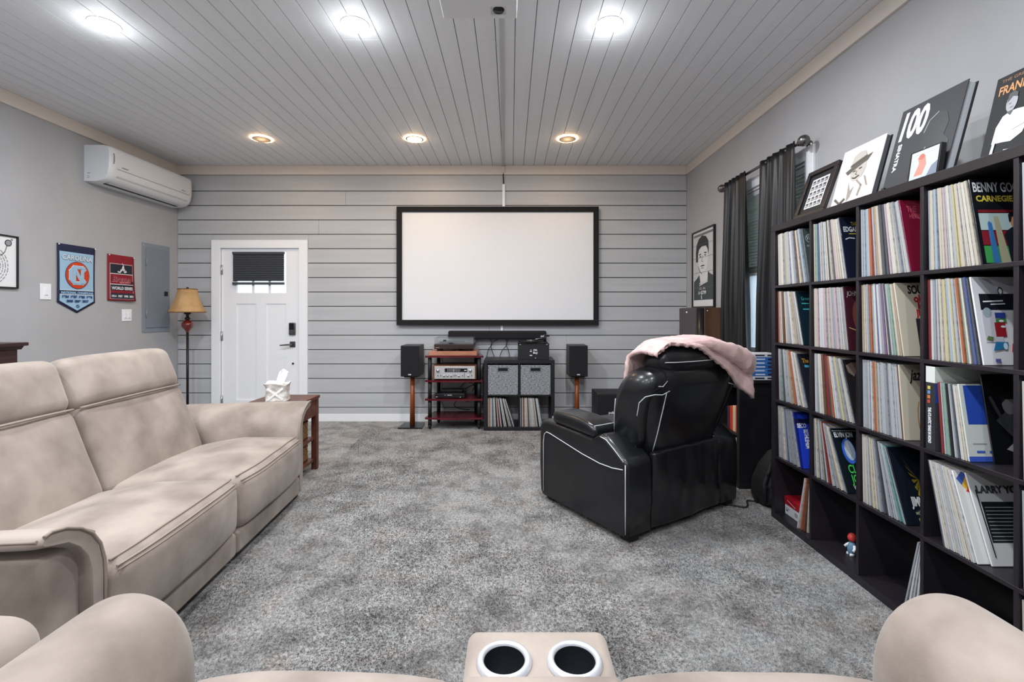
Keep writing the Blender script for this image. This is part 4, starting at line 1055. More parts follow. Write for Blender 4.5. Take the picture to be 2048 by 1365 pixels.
def lp(x,y,z,t,ang,col,label,group,h=LPS,d=LPS,parent_rot=0):
    """far lower edge at (x,y,z); leans so that the top goes towards +y"""
    e=bpy.data.objects.new('record_sleeve',LPMESH); COL.objects.link(e)
    e.location=(x,y,z); e.scale=(d,t,h); e.rotation_euler=(-math.radians(ang),0,0)
    e.material_slots[0].link='OBJECT'; e.material_slots[0].material=spine_mat(col)
    return tag(e,label,'record',group)
def cover_lp(x,y,z,t,ang,m,label,items,h=LPS,d=LPS,back=None):
    """a record whose front cover shows: an empty with sleeve and print"""
    e=empty('record_album',(x,y,z),label=label,cat='record',group='records in the big shelf'); e.rotation_euler=(-math.radians(ang),0,0)
    MB().box(0,d,-t,0,0,h,r=.0012,k=1).build('sleeve',m,e)
    if items: art('cover_print',e,(0,-t,0),(1,0,0),(0,0,1),items,step=.0003)
    return e
rr_=random.Random(21)
def squeeze(items,k):
    out=[]
    for it in items:
        if it[0]=='r': out.append(('r',it[1],it[2]*k,it[3],it[4]*k,it[5]))
        elif it[0]=='e': out.append(('e',it[1],it[2]*k,it[3],it[4]*k,it[5]))
        elif it[0] in 'pl': out.append((it[0],it[1],[(x*k,y) for x,y in it[2]],*it[3:]))
        else:
            o=dict(it[6]) if len(it)>6 else {}; o['kx']=o.get('kx',1)*k
            out.append(('t',it[1],it[2]*k,it[3],it[4],it[5],o))
    return out
def pack(r,c,ytop,ybot,n,items,m,label,first=1.0,pal=PALE,last=True,fix=None,sq=.62):
    items=squeeze(items,sq)
    ya,yb=cell_y(c); z=cell_z(r)+.0008; a1=math.degrees(math.asin(min(.5,max(0.01,(ytop-ybot)/LPS))))
    tot=ya-.002-ytop                       # thickness available at the top
    ts=[rr_.uniform(.6,1.5) for _ in range(n)]; s=tot/sum(ts); top=ya-.002
    for i in range(n):
        q=(i+1)/n; ang=first+(a1-first)*q**1.3; t=ts[i]*s*math.cos(math.radians(ang))
        y=top-LPS*math.sin(math.radians(ang))
        col=(fix or {}).get(i) or rr_.choice(pal)
        hh_=LPS*rr_.uniform(.985,1.0)
        lp(SX+.012+rr_.uniform(0,.010),y,z,t*.955,ang,col,f'{col} record sleeve, {ORD[i]} from the left in {COLN[c]} of {ROWN[r]}','records in the big shelf',h=hh_)
        top-=t/math.cos(math.radians(ang))
    if last: cover_lp(SX+.014,top-LPS*math.sin(math.radians(a1)),z,.006,a1,m,label,items)
    return top,a1
def tx(c,x,y,s,b,**o): return ('t',c,x,y,s,b,o)
wht=flat((222,224,228)); yel=flat((206,190,70)); 
CV={}
def g(rgb): return flat(rgb,.3,1)
# near columns are seen most; covers only show their front strip
pack(0,0,2.664,2.594,13,[('e',flat((150,158,160)),.07,.255,.055,.028),('e',flat((60,72,72)),.07,.255,.048,.022),tx(flat((214,220,222)),.03,.245,.036,'Vee',shear=.3),('r',flat((130,138,140)),.02,.205,.09,.012)],g((70,84,84)),'green grey album cover with oval script logo at the far top corner')
pack(0,1,2.365,2.305,17,[tx(yel,.085,.27,.030,'THE'),tx(wht,.022,.24,.036,'EDGAR W',bold=.001),('r',yel,.06,.226,.08,.004),('l',wht,[(.03,.20),(.06,.207),(.10,.204)],.005)],g((26,32,52)),'navy album cover with yellow and white lettering in the top row',fix={12:'pink',8:'black'})
pack(0,2,1.999,1.938,19,[('p',flat((150,44,70)),[(.03,.31),(.14,.31),(.20,.20),(.08,.24)]),tx(flat((196,90,104)),.04,.262,.036,'THE',bold=.001),tx(flat((196,90,104)),.05,.232,.030,'HERD')],g((120,22,52)),'crimson album cover leaning in the top row',fix={4:'orange',5:'red',9:'dark grey'})
man=[('p',flat((24,28,40)),[(.16,.0),(.155,.07),(.145,.105),(.165,.122),(.195,.135),(.23,.135),(.26,.12),(.27,.0)]),('e',flat((188,132,100)),.208,.158,.017,.025),('p',flat((26,24,26)),[(.184,.155),(.184,.18),(.20,.192),(.222,.19),(.228,.174),(.204,.174),(.195,.155)]),('p',wht,[(.205,.136),(.215,.136),(.21,.12)])]
pack(0,3,1.696,1.645,20,[('r',flat((18,20,28)),0,.205,.315,.11),tx(wht,.014,.268,.050,'BENNY GOODMAN',width=.40,bold=.001),tx(yel,.022,.232,.030,'CARNEGIE HALL',width=.33,bold=.001),('r',flat((120,28,40)),.02,.19,.29,.010),('r',flat((176,196,196)),.02,.125,.29,.062),('r',flat((130,30,44)),.02,.07,.29,.052),('r',flat((62,150,80)),.02,.005,.29,.062),('p',flat((58,120,180)),[(.06,.005),(.10,.005),(.085,.15),(.07,.158),(.062,.15)]),('p',flat((170,168,140)),[(.105,.005),(.16,.005),(.125,.175),(.10,.175)])]+man,g((22,24,32)),'black album lettered BENNY above a dark suited man in the top row',fix={4:'purple',11:'yellow',12:'yellow',19:'dark grey'},pal=['white']*5+['ivory']*6+['cream']*4+['pale grey']*5+['pink','pale blue'])
pack(1,0,2.727,2.647,13,[tx(flat((70,190,190)),.045,.262,.030,'Green'),('r',flat((70,190,190)),.04,.240,.07,.005),('r',flat((70,190,190)),.045,.205,.06,.006),('l',flat((70,190,190)),[(.08,.04),(.09,.02),(.11,.03)],.006)],g((20,40,52)),'dark teal album cover with turquoise lettering in the second row')
pack(1,1,2.336,2.294,17,[tx(flat((196,190,190)),.02,.268,.034,'JOHN',shear=.2),('e',flat((120,62,50)),.11,.17,.055,.08),('l',flat((196,170,120)),[(.02,.11),(.06,.10),(.10,.095)],.004)],g((70,30,42)),'maroon album cover with faint figure in the second row',pal=['white']*5+['pink']*4+['pale grey']*6+['silver grey']*4+['cream']*3+['pale blue'])
pack(1,2,2.025,1.973,18,[('p',flat((206,200,186)),[(0,.315),(.12,.315),(.20,.20),(.20,.315)]),tx(flat((38,34,34)),.085,.268,.050,'SOUL',width=.13,bold=.002),tx(flat((176,36,42)),.118,.232,.044,'oliver',width=.14,bold=.002),tx(flat((176,36,42)),.140,.203,.040,'king',width=.11,bold=.002),tx(flat((176,36,42)),.120,.172,.040,'jimmy',width=.14,bold=.002),('r',flat((52,36,48)),.112,.03,.19,.13),('p',flat((214,92,38)),[(.14,.10),(.16,.125),(.19,.13),(.20,.11),(.19,.09),(.205,.075),(.19,.05),(.165,.06),(.15,.075)])],g((206,198,180)),'cream album with red lettering and an orange figure in the second row',fix={7:'blue',10:'purple',12:'dark grey',14:'green',16:'tan'})
pack(1,3,1.690,1.640,21,[('r',flat((214,215,222)),.0,.255,.31,.055),('p',flat((168,168,182)),[(.04,.31),(.10,.31),(.16,.255),(.10,.255)]),('r',flat((26,28,40)),.03,.195,.27,.058),('l',wht,[(.05,.225),(.16,.228)],.005),('l',wht,[(.09,.215),(.17,.217)],.004),('e',flat((60,64,76)),.155,.262,.016,.016),('e',wht,.155,.262,.010,.010),('r',flat((196,196,206)),.03,.08,.10,.11),('e',flat((150,168,176)),.06,.185,.025,.018),('p',flat((150,30,44)),[(.09,.10),(.15,.10),(.15,.15),(.09,.15)]),('r',flat((40,60,140)),.10,.165,.06,.02),('r',flat((60,130,70)),.10,.15,.06,.013),('e',wht,.13,.155,.014,.004),('e',wht,.135,.135,.014,.004),('p',flat((40,120,170)),[(.06,.05),(.14,.06),(.15,.08),(.08,.082)]),('e',flat((200,226,236)),.13,.066,.012,.012),('p',flat((190,36,46)),[(.16,.045),(.21,.045),(.21,.085),(.17,.075)]),('p',flat((90,120,60)),[(.03,.09),(.06,.085),(.07,.098),(.04,.102)]),('r',flat((90,94,150)),.06,.01,.03,.012)],g((226,227,232)),'white album cover crowded with bright toy pictures in the second row',fix={0:'red',5:'dark grey',20:'black',19:'dark grey',15:'green'})
pack(2,0,2.712,2.602,13,[tx(flat((210,160,60)),.035,.262,.036,'The B',bold=.001),('r',flat((70,150,180)),.045,.235,.10,.014)],g((30,33,42)),'black album cover with gold and blue title in the third row',fix={6:'tan',7:'orange'})
pack(2,1,2.344,2.247,17,[('p',flat((120,104,94)),[(.02,.285),(.07,.30),(.10,.26),(.07,.23),(.03,.25)]),('p',flat((90,70,60)),[(.07,.30),(.14,.30),(.16,.25),(.10,.25)]),('p',flat((214,200,186)),[(.07,.13),(.085,.145),(.10,.135),(.12,.14),(.11,.115),(.09,.11)])],g((36,32,34)),'dark photographic album cover with pale hand in the third row',fix={5:'brown',6:'red',7:'dark grey'})
pack(2,2,2.001,1.970,19,[('p',flat((160,150,132)),[(.04,.315),(.22,.315),(.22,.20)]),tx(flat((40,38,38)),.095,.250,.064,'jazz',shear=.25,bold=.002,width=.17),('l',flat((170,130,70)),[(.17,.16),(.155,.13),(.15,.09),(.16,.05),(.18,.03)],.004)],g((204,196,178)),'cream album with black script title in the third row',sq=.42,fix={6:'cream',7:'orange',8:'tan',18:'brown'},pal=['white']*5+['pale grey']*7+['silver grey']*6+['pale blue']*2)
pack(3,0,2.751,2.670,14,[('p',flat((30,60,190)),[(.02,0),(.12,0),(.13,.30),(.03,.30)]),('r',flat((16,20,60)),.0,.245,.20,.03),tx(wht,.02,.225,.034,'SECO',bold=.001),tx(wht,.075,.215,.034,'BETHLEHEM',rot=-90,width=.17,bold=.001)],g((22,34,120)),'bright blue album cover with vertical white lettering in the fourth row',pal=['silver grey']*6+['pale grey']*5+['cream']*3+['blue','dark grey','tan'])
pack(3,1,2.433,2.301,17,[('r',flat((150,160,160)),.01,.300,.25,.004),tx(wht,.02,.270,.034,'ELVIN JON',width=.15,bold=.001),('e',flat((50,100,200)),.105,.20,.052,.062),('e',flat((170,186,206)),.112,.205,.040,.050),('p',flat((210,216,226)),[(.08,.215),(.11,.25),(.12,.19),(.10,.165)]),tx(flat((70,200,80)),.058,.095,.056,'CL',bold=.001),tx(flat((70,200,80)),.058,.048,.056,'JO',bold=.001),tx(wht,.060,.018,.026,'With')],g((18,26,34)),'black album with blue disc and green letters in the fourth row',fix={8:'red',9:'orange',14:'cream'},pal=['silver grey']*6+['pale grey']*6+['cream']*3+['tan','pale blue','dark grey'])
pack(3,2,2.066,1.958,18,[tx(wht,.085,.075,.05,'JIMMY',width=.14,bold=.002),tx(flat((190,196,150)),.10,.04,.026,'with Les'),]+[('p',flat((120+8*i,112+6*i,40)),[(.20,.18),(.10+.012*i,.27-.030*i),(.115+.012*i,.255-.030*i)]) for i in range(6)]+[tx(flat((190,190,90)),.11,.015,.02,'Kirk Art')],g((20,26,38)),'black album lettered JIMMY with gold leaf shapes in the fourth row',sq=.5,fix={15:'teal',16:'teal',10:'dark grey'},pal=['silver grey']*5+['cream']*5+['pale grey']*4+['dark grey']*2+['tan'])

# third row, fourth cubby: box set, slim sleeves, black photo cover
ya,yb=cell_y(3); z=cell_z(2)+.0008
e=empty('boxed_set',(SX+.008,ya-.006,z),label='black and white boxed record set with title along the spine',cat='record box',group='records in the big shelf')
MB().box(0,.315,-.040,0,0,.325,r=.002).build('slipcase',mat('boxset_grey',(58,60,66),.4),e)
art('spine_print',e,(0,0,0),(0,-1,0),(0,0,1),[('r',flat((214,220,216)),0,.262,.040,.063),('r',flat((46,48,54)),.0,.0,.040,.262)]+[('r',c,.008,.235-.018*i,.012,.013) for i,c in enumerate((flat((200,190,90)),flat((110,140,190)),flat((210,120,60)),flat((190,70,60))))]+[tx(wht,.012,.165,.018,'THE ATLANTIC YEARS IN MONO',rot=-90,width=.14,bold=.001)],step=.0003)
art('cover_print',e,(0,-.040,0),(1,0,0),(0,0,1),[('r',flat((206,214,206)),0,.262,.315,.063),('r',flat((44,72,150)),.0,.185,.315,.077),('r',flat((58,60,66)),0,0,.315,.185)],step=.0003)
y=ya-.052
for i,(col,t) in enumerate((('red',.008),('pale grey',.005),('green',.010),('green',.004),('black',.009),('white',.006),('silver grey',.006),('dark grey',.004),('white',.007),('ivory',.006),('cream',.006))):
    ang=4+.45*i; yy=y-.0285*0-LPS*.86*(math.sin(math.radians(ang))-math.sin(math.radians(4)))-.02
    lp(SX+.010+.002*(i%3),yy,z,t,ang,col,f'{col} slim sleeve, {ORD[i]} to the right of the boxed set','slim sleeves beside the boxed set',h=.268,d=.30); y-=t/math.cos(math.radians(ang))+.0005
cover_lp(SX+.012,yy-t-.004,z,.006,9.2,g((206,212,208)),'white and blue striped sleeve at the end of the slim sleeves',[('r',flat((40,74,170)),.015,.13,.10,.14),('r',flat((60,90,190)),0,.0,.13,.018),('r',flat((150,156,160)),.02,.06,.05,.004),('r',flat((60,90,190)),.03,.03,.03,.008),('r',flat((60,90,190)),.075,.03,.02,.008)],h=.275,d=.135)
cover_lp(SX+.075,yy-t-.030,z,.006,9.4,g((20,21,25)),'black album with a grey photograph of a person in the third row',[('p',flat((70,72,76)),[(.03,.15),(.09,.20),(.14,.14),(.10,.07)]),('e',flat((128,128,130)),.085,.205,.026,.034),('p',flat((30,31,34)),[(.058,.21),(.06,.245),(.10,.25),(.115,.215),(.10,.225),(.075,.225)]),('p',flat((150,150,152)),[(.05,.05),(.10,.09),(.14,.06),(.13,.02)]),('l',flat((60,62,66)),[(.02,.23),(.06,.13)],.012)],d=.25)

# fourth row, fourth cubby: strongly leaning white sleeves and two covers
ya,yb=cell_y(3); z=cell_z(3)+.0008; top=ya-.012
for i in range(18):
    t=.0038+.002*rr_.random(); ang=12.5+.30*i
    col=rr_.choice(['white','ivory','white','cream','pale grey']) if i else 'dark grey'
    lp(SX+.006+rr_.uniform(0,.008),top-LPS*math.sin(math.radians(ang)),z,t*.95,ang,col,f'{col} leaning sleeve, {ORD[i]} from the left in fourth cubby of fourth row','records in the big shelf'); top-=t/math.cos(math.radians(ang))+.0002
cover_lp(SX+.010,top-.002-LPS*math.sin(math.radians(18.2)),z,.005,18.2,g((224,224,222)),'white album with a coloured folded corner in the fourth row',[('p',flat((200,60,40)),[(.03,.24),(.045,.235),(.085,.30),(.06,.305)]),('p',flat((226,180,60)),[(.02,.26),(.035,.245),(.06,.305),(.045,.31)]),('p',flat((60,90,170)),[(.005,.285),(.02,.262),(.045,.30),(.03,.31)]),('e',flat((40,50,110)),.075,.262,.018,.014)],h=.313)
cover_lp(SX+.045,top-.014-LPS*math.sin(math.radians(18.6)),z,.006,18.6,g((214,215,217)),'white album lettered LARRY over black stripes in the fourth row',[tx(flat((70,74,80)),.02,.240,.034,'LARRY YOUNG',width=.22,bold=.002),('r',flat((30,36,40)),.025,.075,.27,.135)]+[('r',flat((150,160,158)),.03,.082+.012*i,.26,.0028) for i in range(10)]+[('l',flat((34,38,44)),[(.015,.25),(.018,.03)],.004)],h=.31,d=.29)

# near edge column: only its far records are seen
for r,n in ((0,5),(2,5),(3,5),(4,4)):
    ya,_=cell_y(4); top=ya-.002; z=cell_z(r)+.0008
    for i in range(n):
        t=rr_.uniform(.007,.011); ang=1+.4*i
        col=['white','dark grey','ivory','pale grey','cream'][(i+r)%5]
        lp(SX+.012,top-LPS*math.sin(math.radians(ang)),z,t*.95,ang,col,f'{col} record sleeve, {ORD[i]} from the left in {COLN[4]} of {ROWN[r]}','records in the big shelf'); top-=t
    cover_lp(SX+.014,top-LPS*math.sin(math.radians(3.2)),z,.006,3.2,g([(70,74,82),0,(52,60,80),(96,88,80),(84,60,56)][r]),['slate grey','','navy','taupe','russet'][r]+' album cover in near edge cubby of '+ROWN[r],[('r',g((196,196,192)),.03,.255,.25,.03)])

# bottom row: shoe box, slim records, toy
ya,yb=cell_y(0); z=cell_z(4)+.0008
e=empty('shoe_box',(SX+.06,ya-.008,z),label='small white shoe box with a red lid in the bottom cubby',cat='box')
quick('box_base',flat((212,214,218)),e,0,.30,-.145,0,0,.075,r=.002); quick('lid',flat((158,22,36),.35),e,-.003,.303,-.148,.003,.060,.108,r=.003)
art('end_label',e,(0,0,0),(0,-1,0),(0,0,1),[('r',flat((120,122,128)),.01,.035,.04,.005),('r',flat((60,60,64)),.012,.022,.022,.008),('r',flat((150,152,156)),.10,.02,.03,.025)],step=.0004)
art('lid_stripe',e,(-.003,0,.06),(0,-1,0),(0,0,1),[('l',flat((230,190,194)),[(.03,.03),(.11,.012)],.004)])
top=yb+.030
for i,col in enumerate(('white','orange','brown','cream','white')):
    e=lp(SX+.012+.006*i,yb+.125-.020*i,z+.0025,.009,-(12.5-i*2.6),col,f'{col} sleeve leaning right, {ORD[i]} beside the shoe box','slim records in the bottom cubby')
ya,yb=cell_y(1)
fg=empty('toy_figure',(SX+.11,yb+.172,z),label='tiny blue and white toy figure in the bottom row',cat='toy')
MB().loft([(.0,0,0,.012,.012,2),(.012,0,0,.020,.018,2),(.035,0,0,.022,.020,2),(.055,0,0,.017,.015,2),(.066,0,0,.010,.010,2)],20).build('body',flat((96,130,160)),fg)
MB().loft([(.066,0,0,.006,.006,2),(.074,0,0,.017,.016,2),(.090,0,0,.021,.020,2),(.106,0,0,.014,.013,2),(.112,0,0,.003,.003,2)],20).build('head',flat((190,60,56)),fg)
for s in (-1,1):
    MB().tube([(0,s*.016,.052),(-.008,s*.028,.04),(-.016,s*.030,.03)],[.007,.006,.007],10).build('arm',wht,fg)
    MB().loft([(.0,-.008,s*.011,.014,.008,2),(.010,-.007,s*.011,.012,.008,2),(.014,-.004,s*.011,.005,.005,2)],14).build('foot',wht,fg)
ya,yb=cell_y(2)
for i in range(5):
    lp(SX+.014+.004*i,yb+.092-.014*i,z+.002,.007,-(12.5-i*2.0),['silver grey','white','pale grey','white','silver grey'][i],f'{["silver grey","white","pale grey","white","silver grey"][i]} thin sleeve leaning right, {ORD[i]} in third cubby of bottom row','thin sleeves in the bottom row')

# records in the small cube shelf (spines face the camera: depth along +y, leaning to the left)
LPM2=MB().box(0,1,0,1,0,1).mesh('record_sleeve',spine_mat('white'))
CP2=['white','orange','tan','white','pale blue','dark grey','ivory','white','black','cream','red','white','black','white','ivory','black','cream','white','dark grey','white','ivory','brown']
for ci,cx0 in enumerate((-.292+.038,-.292+.038+.351)):
    left=cx0+.003; n=20 if ci==0 else 19
    for i in range(n):
        q=(i+1)/n; ang=.3+ (17 if ci==0 else 10)*max(0,(q-.25)/.75)**1.3; t=rr_.uniform(.0075,.011) if ci==0 else rr_.uniform(.008,.0125)
        o=bpy.data.objects.new('record_sleeve',LPM2); COL.objects.link(o)
        x=left+LPS*math.sin(math.radians(ang)); o.location=(x,5.085+rr_.uniform(0,.01),.0388); o.rotation_euler=(0,-math.radians(ang),0); o.scale=(t*.93,LPS,LPS*rr_.uniform(.98,1))
        col=CP2[(i*(1 if ci==0 else 5)+ci*3)%len(CP2)]; o.material_slots[0].link='OBJECT'; o.material_slots[0].material=spine_mat(col)
        tag(o,f'{col} record, {ORD[i]} from the left under the {"left" if ci==0 else "right"} grey bin','record','records under the grey bins'); left+=t/math.cos(math.radians(ang))

# ---------------------------------------------------------------- things on top of the record shelf
ZT=bh_+.001
def lean(name,y_far,x0,w,h,deg,label,cat,rz=0):
    """an upright thing facing the room (-x), bottom front edge at x0; local: x along -y(world), y up the face, z out of the face"""
    e=empty(name,(x0,y_far,ZT),label=label,cat=cat)
    a=math.radians(deg); u=Vector((0,-1,0)); v=Vector((math.sin(a),0,math.cos(a))); n=u.cross(v)
    R=Matrix(((u.x,v.x,n.x),(u.y,v.y,n.y),(u.z,v.z,n.z)))
    e.rotation_euler=R.to_euler(); return e
M_ESP=mat('espresso_frame',(36,29,31),.4)
st=lean('stamp_frame',2.816,1.705,.26,.30,19,'dark framed sheet of stamps leaning on top of the record shelf','picture')
frame('',st,(0,0,0),(1,0,0),(0,1,0),.262,.302,.028,.022,M_ESP,M_BLKM)
it=[('r',PAPER,.058,.062,.146,.180)]
for i in range(4):
    for j in range(5): it.append(('r',flat((74,76,84)),.064+.035*i,.068+.0345*j,.027,.027))
for i in range(4):
    for j in range(5): it.append(('r',flat((176,168,166)),.069+.035*i,.071+.0345*j,.017,.010))
art('stamp_sheet',st,(0,0,.0105),(1,0,0),(0,1,0),it,step=.00004)

hb=lean('photo_book',2.545,1.72,.285,.335,15,'white photo book with a smiling man in a hat on top of the shelf','book')
quick('cover',flat((226,224,220)),hb,0,.287,0,.335,-.004,0,r=.001,k=1)
quick('page_block',flat((96,98,104)),hb,.002,.280,.004,.331,-.026,-.004); quick('back_cover',M_BLKM,hb,0,.287,0,.335,-.030,-.026)
S1=flat((190,184,176)); S2=flat((96,90,84)); S3=flat((232,230,226)); S4=flat((60,56,54)); S5=flat((156,146,138))
art('cover_photo',hb,(0,0,0),(1,0,0),(0,1,0),[('r',flat((218,214,208)),.004,.004,.279,.327),
 ('p',S3,[(.02,.01),(.06,.09),(.11,.14),(.20,.15),(.26,.12),(.28,.01)]),('p',S5,[(.10,.14),(.125,.09),(.15,.11),(.135,.05),(.115,.03)]),
 ('p',S1,[(.095,.20),(.10,.165),(.125,.138),(.155,.135),(.185,.155),(.20,.195),(.195,.225),(.10,.225)]),
 ('p',S2,[(.055,.205),(.075,.185),(.13,.205),(.20,.23),(.225,.262),(.20,.258),(.13,.235)]),
 ('p',S1,[(.085,.222),(.095,.275),(.13,.295),(.17,.29),(.19,.255),(.14,.236)]),('p',S2,[(.085,.222),(.087,.234),(.14,.25),(.19,.262),(.19,.252),(.14,.236)]),
 ('l',S4,[(.115,.192),(.13,.194)],.005),('l',S4,[(.155,.198),(.172,.20)],.005),('l',S2,[(.142,.19),(.138,.172),(.148,.170)],.003),('l',S4,[(.12,.158),(.14,.151),(.165,.160)],.005),
 ('l',S2,[(.03,.06),(.07,.03),(.10,.05)],.012),('l',S5,[(.16,.135),(.20,.10),(.19,.05)],.008),('l',S5,[(.21,.145),(.24,.09)],.006)])
bk=lean('big_book',2.162,1.70,.31,.395,15,'large black book with a white 100 on its cover','book')
quick('cover',mat('book_black_card',(54,55,60),.6),bk,0,.312,0,.395,-.004,0,r=.001,k=1)
quick('page_block',flat((190,194,200)),bk,.002,.304,.005,.39,-.036,-.004); quick('back_cover',M_BLKM,bk,0,.312,0,.395,-.040,-.036)
K1=flat((226,228,232)); K2=flat((44,45,49)); K3=flat((150,152,158))
art('cover_print',bk,(0,0,0),(1,0,0),(0,1,0),[('t',K1,.020,.248,.130,'100',{'width':.135,'bold':.005,'shear':.12,'sy':1.35}),
 ('t',K1,.030,.225,.028,'SINATRA',{'rot':-90,'width':.13,'bold':.001}),
 ('p',K2,[(.15,.22),(.17,.285),(.21,.305),(.25,.29),(.27,.24),(.26,.19),(.29,.16),(.30,.05),(.12,.05),(.14,.16)]),
 ('l',K3,[(.158,.235),(.172,.282),(.208,.306)],.005),('l',K3,[(.185,.16),(.165,.12),(.15,.10)],.005),('r',K3,.012,.018,.05,.004)])
quick('easel_foot',M_BLKM,bk,.02,.035,.0,.02,.0,.02)
cd=lean('disc_case',1.975,1.660,.142,.13,8,'small disc case with a bright cover leaning before the big book','disc case')
quick('case',M_BLKS,cd,0,.142,0,.128,-.022,-.001,r=.001,k=1)
art('inlay',cd,(0,0,0),(1,0,0),(0,1,0),[('r',flat((196,206,218)),.010,.006,.126,.116),('p',flat((206,140,126)),[(.03,.02),(.05,.07),(.04,.095),(.075,.10),(.085,.06),(.07,.02)]),('e',flat((190,110,96)),.06,.095,.014,.012),('p',flat((120,132,150)),[(.09,.006),(.136,.006),(.136,.06),(.11,.045)]),('r',flat((230,232,236)),.012,.108,.11,.008)],step=.0002)
fk=lean('leaning_album',1.711,1.70,.315,.315,13,'black album lettered FRANK with a white jacketed man atop the shelf','record')
quick('sleeve',mat('album_black_card',(22,23,26),.65),fk,0,.315,0,.315,-.006,0,r=.001,k=1)
GO=flat((196,136,70)); F1=flat((214,216,222)); F2=flat((150,150,156))
FIG=[('p',F1,[(.05,.06),(.055,.12),(.08,.155),(.115,.165),(.15,.165),(.19,.16),(.22,.12),(.20,.07),(.15,.05),(.11,.055)]),
 ('e',F2,.112,.198,.023,.034),('p',flat((44,42,44)),[(.088,.20),(.09,.232),(.115,.24),(.136,.228),(.136,.212),(.112,.22)]),('p',K2,[(.095,.165),(.118,.15),(.130,.168)]),
 ('p',F1,[(.14,.09),(.19,.14),(.23,.17),(.235,.15),(.20,.10)]),('l',F1,[(.06,.0),(.065,.06)],.010),('l',F1,[(.13,.02),(.15,.018)],.008),('r',GO,.20,.05,.09,.008),('r',GO,.21,.035,.07,.006),
 ('l',F2,[(.10,.195),(.105,.197)],.004),('l',F2,[(.108,.18),(.12,.182)],.003)]
def sq(it):
    k=.66
    if it[0] in 'pl': return (it[0],it[1],[(x*k,y) for x,y in it[2]],*it[3:])
    if it[0]=='e': return ('e',it[1],it[2]*k,it[3],it[4]*.8,it[5])
    return it
art('cover_print',fk,(0,0,0),(1,0,0),(0,1,0),[('t',flat((150,100,60)),.020,.290,.016,'THE GREATEST HITS OF',{'width':.20}),('t',GO,.018,.243,.046,'FRANK SINATRA',{'width':.235,'bold':.001})]+[sq(q) for q in FIG])

# ---------------------------------------------------------------- black cube unit by the window with things on it
cu,_,cuh=cube_shelf('cube_shelf',2,2,1.645,4.155,'black cube unit below the window between recliner and record shelf','shelf',mt=M_BLACK,depth=.27)
cu.rotation_euler=(0,0,math.radians(-90)); CZ=cuh+.001
quick('riser_top',M_BLACK,cu,0,.77,.0,.27,cuh,cuh+.024,r=.002); CZ=cuh+.025
stack_y=3.455
for i in range(7):
    c=[(214,216,220),(58,104,176),(70,120,190),(54,96,170),(66,116,186),(60,104,178),(214,216,220)][i]
    e=empty('paperback',(1.825+.004*(i%2),stack_y,CZ+.0275*i),label=['white paperback at the bottom of the blue book stack by the window','blue paperback, second from the bottom of the stack by the window','blue paperback, third from the bottom of the stack by the window','blue paperback, fourth from the bottom of the stack by the window','blue paperback, fifth from the bottom of the stack by the window','blue paperback, sixth from the bottom of the stack by the window','white lettered paperback on top of the blue stack by the window'][i],cat='book',group='stacked paperbacks')
    quick('cover',flat(c,.4),e,-.085,.085,-.06,.06,0,.0268,r=.0015,k=1)
    art('spine_print',e,(-.085,-.06,0),(1,0,0),(0,0,1),[('r',flat((30,34,60)) if i in (0,6) else flat((196,214,236)),.02,.008,.07,.010),('r',flat((30,34,60)),.11,.008,.03,.010)])
bx2=empty('purple_box',(1.77,3.75,CZ),label='dark plum box behind the blue paperbacks by the window',cat='box')
quick('box_body',mat('plum_card',(44,20,36),.4),bx2,-.09,.14,-.13,.13,0,.155,r=.003); quick('box_lid',mat('dark_blue_lid',(40,52,78),.25),bx2,-.093,.143,-.133,.133,.156,.176,r=.003)
dk=empty('round_gadget',(1.735,3.545,CZ),label='small round black gadget on the cube unit by the window',cat='gadget')
MB().lathe([(0,.026),(.035,.025),(.048,.018),(.05,.0),(0,0)],n=28).build('body',M_BLKS,dk); MB().lathe([(0,.031),(.02,.030),(.024,.0265)],n=24).build('button',M_GREYM,dk)
dr=empty('disc_rack',(1.685,3.44,CZ),label='little white rack of discs on the cube unit beside the pink blanket',cat='disc rack')
quick('rack_base',M_WHITE,dr,-.033,.033,-.05,.06,0,.006); quick('rack_side',M_WHITE,dr,-.036,-.033,-.05,.06,0,.10); quick('rack_side',M_WHITE,dr,.033,.036,-.05,.06,0,.10); 
for i,c in enumerate(((58,80,140),(214,216,220),(40,44,70),(178,40,48),(160,34,44))):
    o=quick('disc_case',flat(c,.3),None,1.685-.030+.0122*i,1.685-.030+.0122*i+.0106,3.395,3.485,CZ+.0065,CZ+.118); tag(o,['blue','white','navy','bright red','dark red'][i]+' disc case in the little white rack','disc case','discs in the little white rack')
# red and cream things in the open side of the unit
for i,(c,nm) in enumerate((((190,52,38),'orange red'),((214,190,150),'cream'),((200,60,44),'red'),((60,40,50),'dark plum'))):
    o=quick('disc_box',flat(c,.4),None,1.66,1.80,3.435+.045*i,3.435+.045*i+.042,.3899,.3899+(.20-.01*i),r=.002); tag(o,nm+' disc box in the open side of the cube unit behind the recliner','disc box','disc boxes in the cube unit')

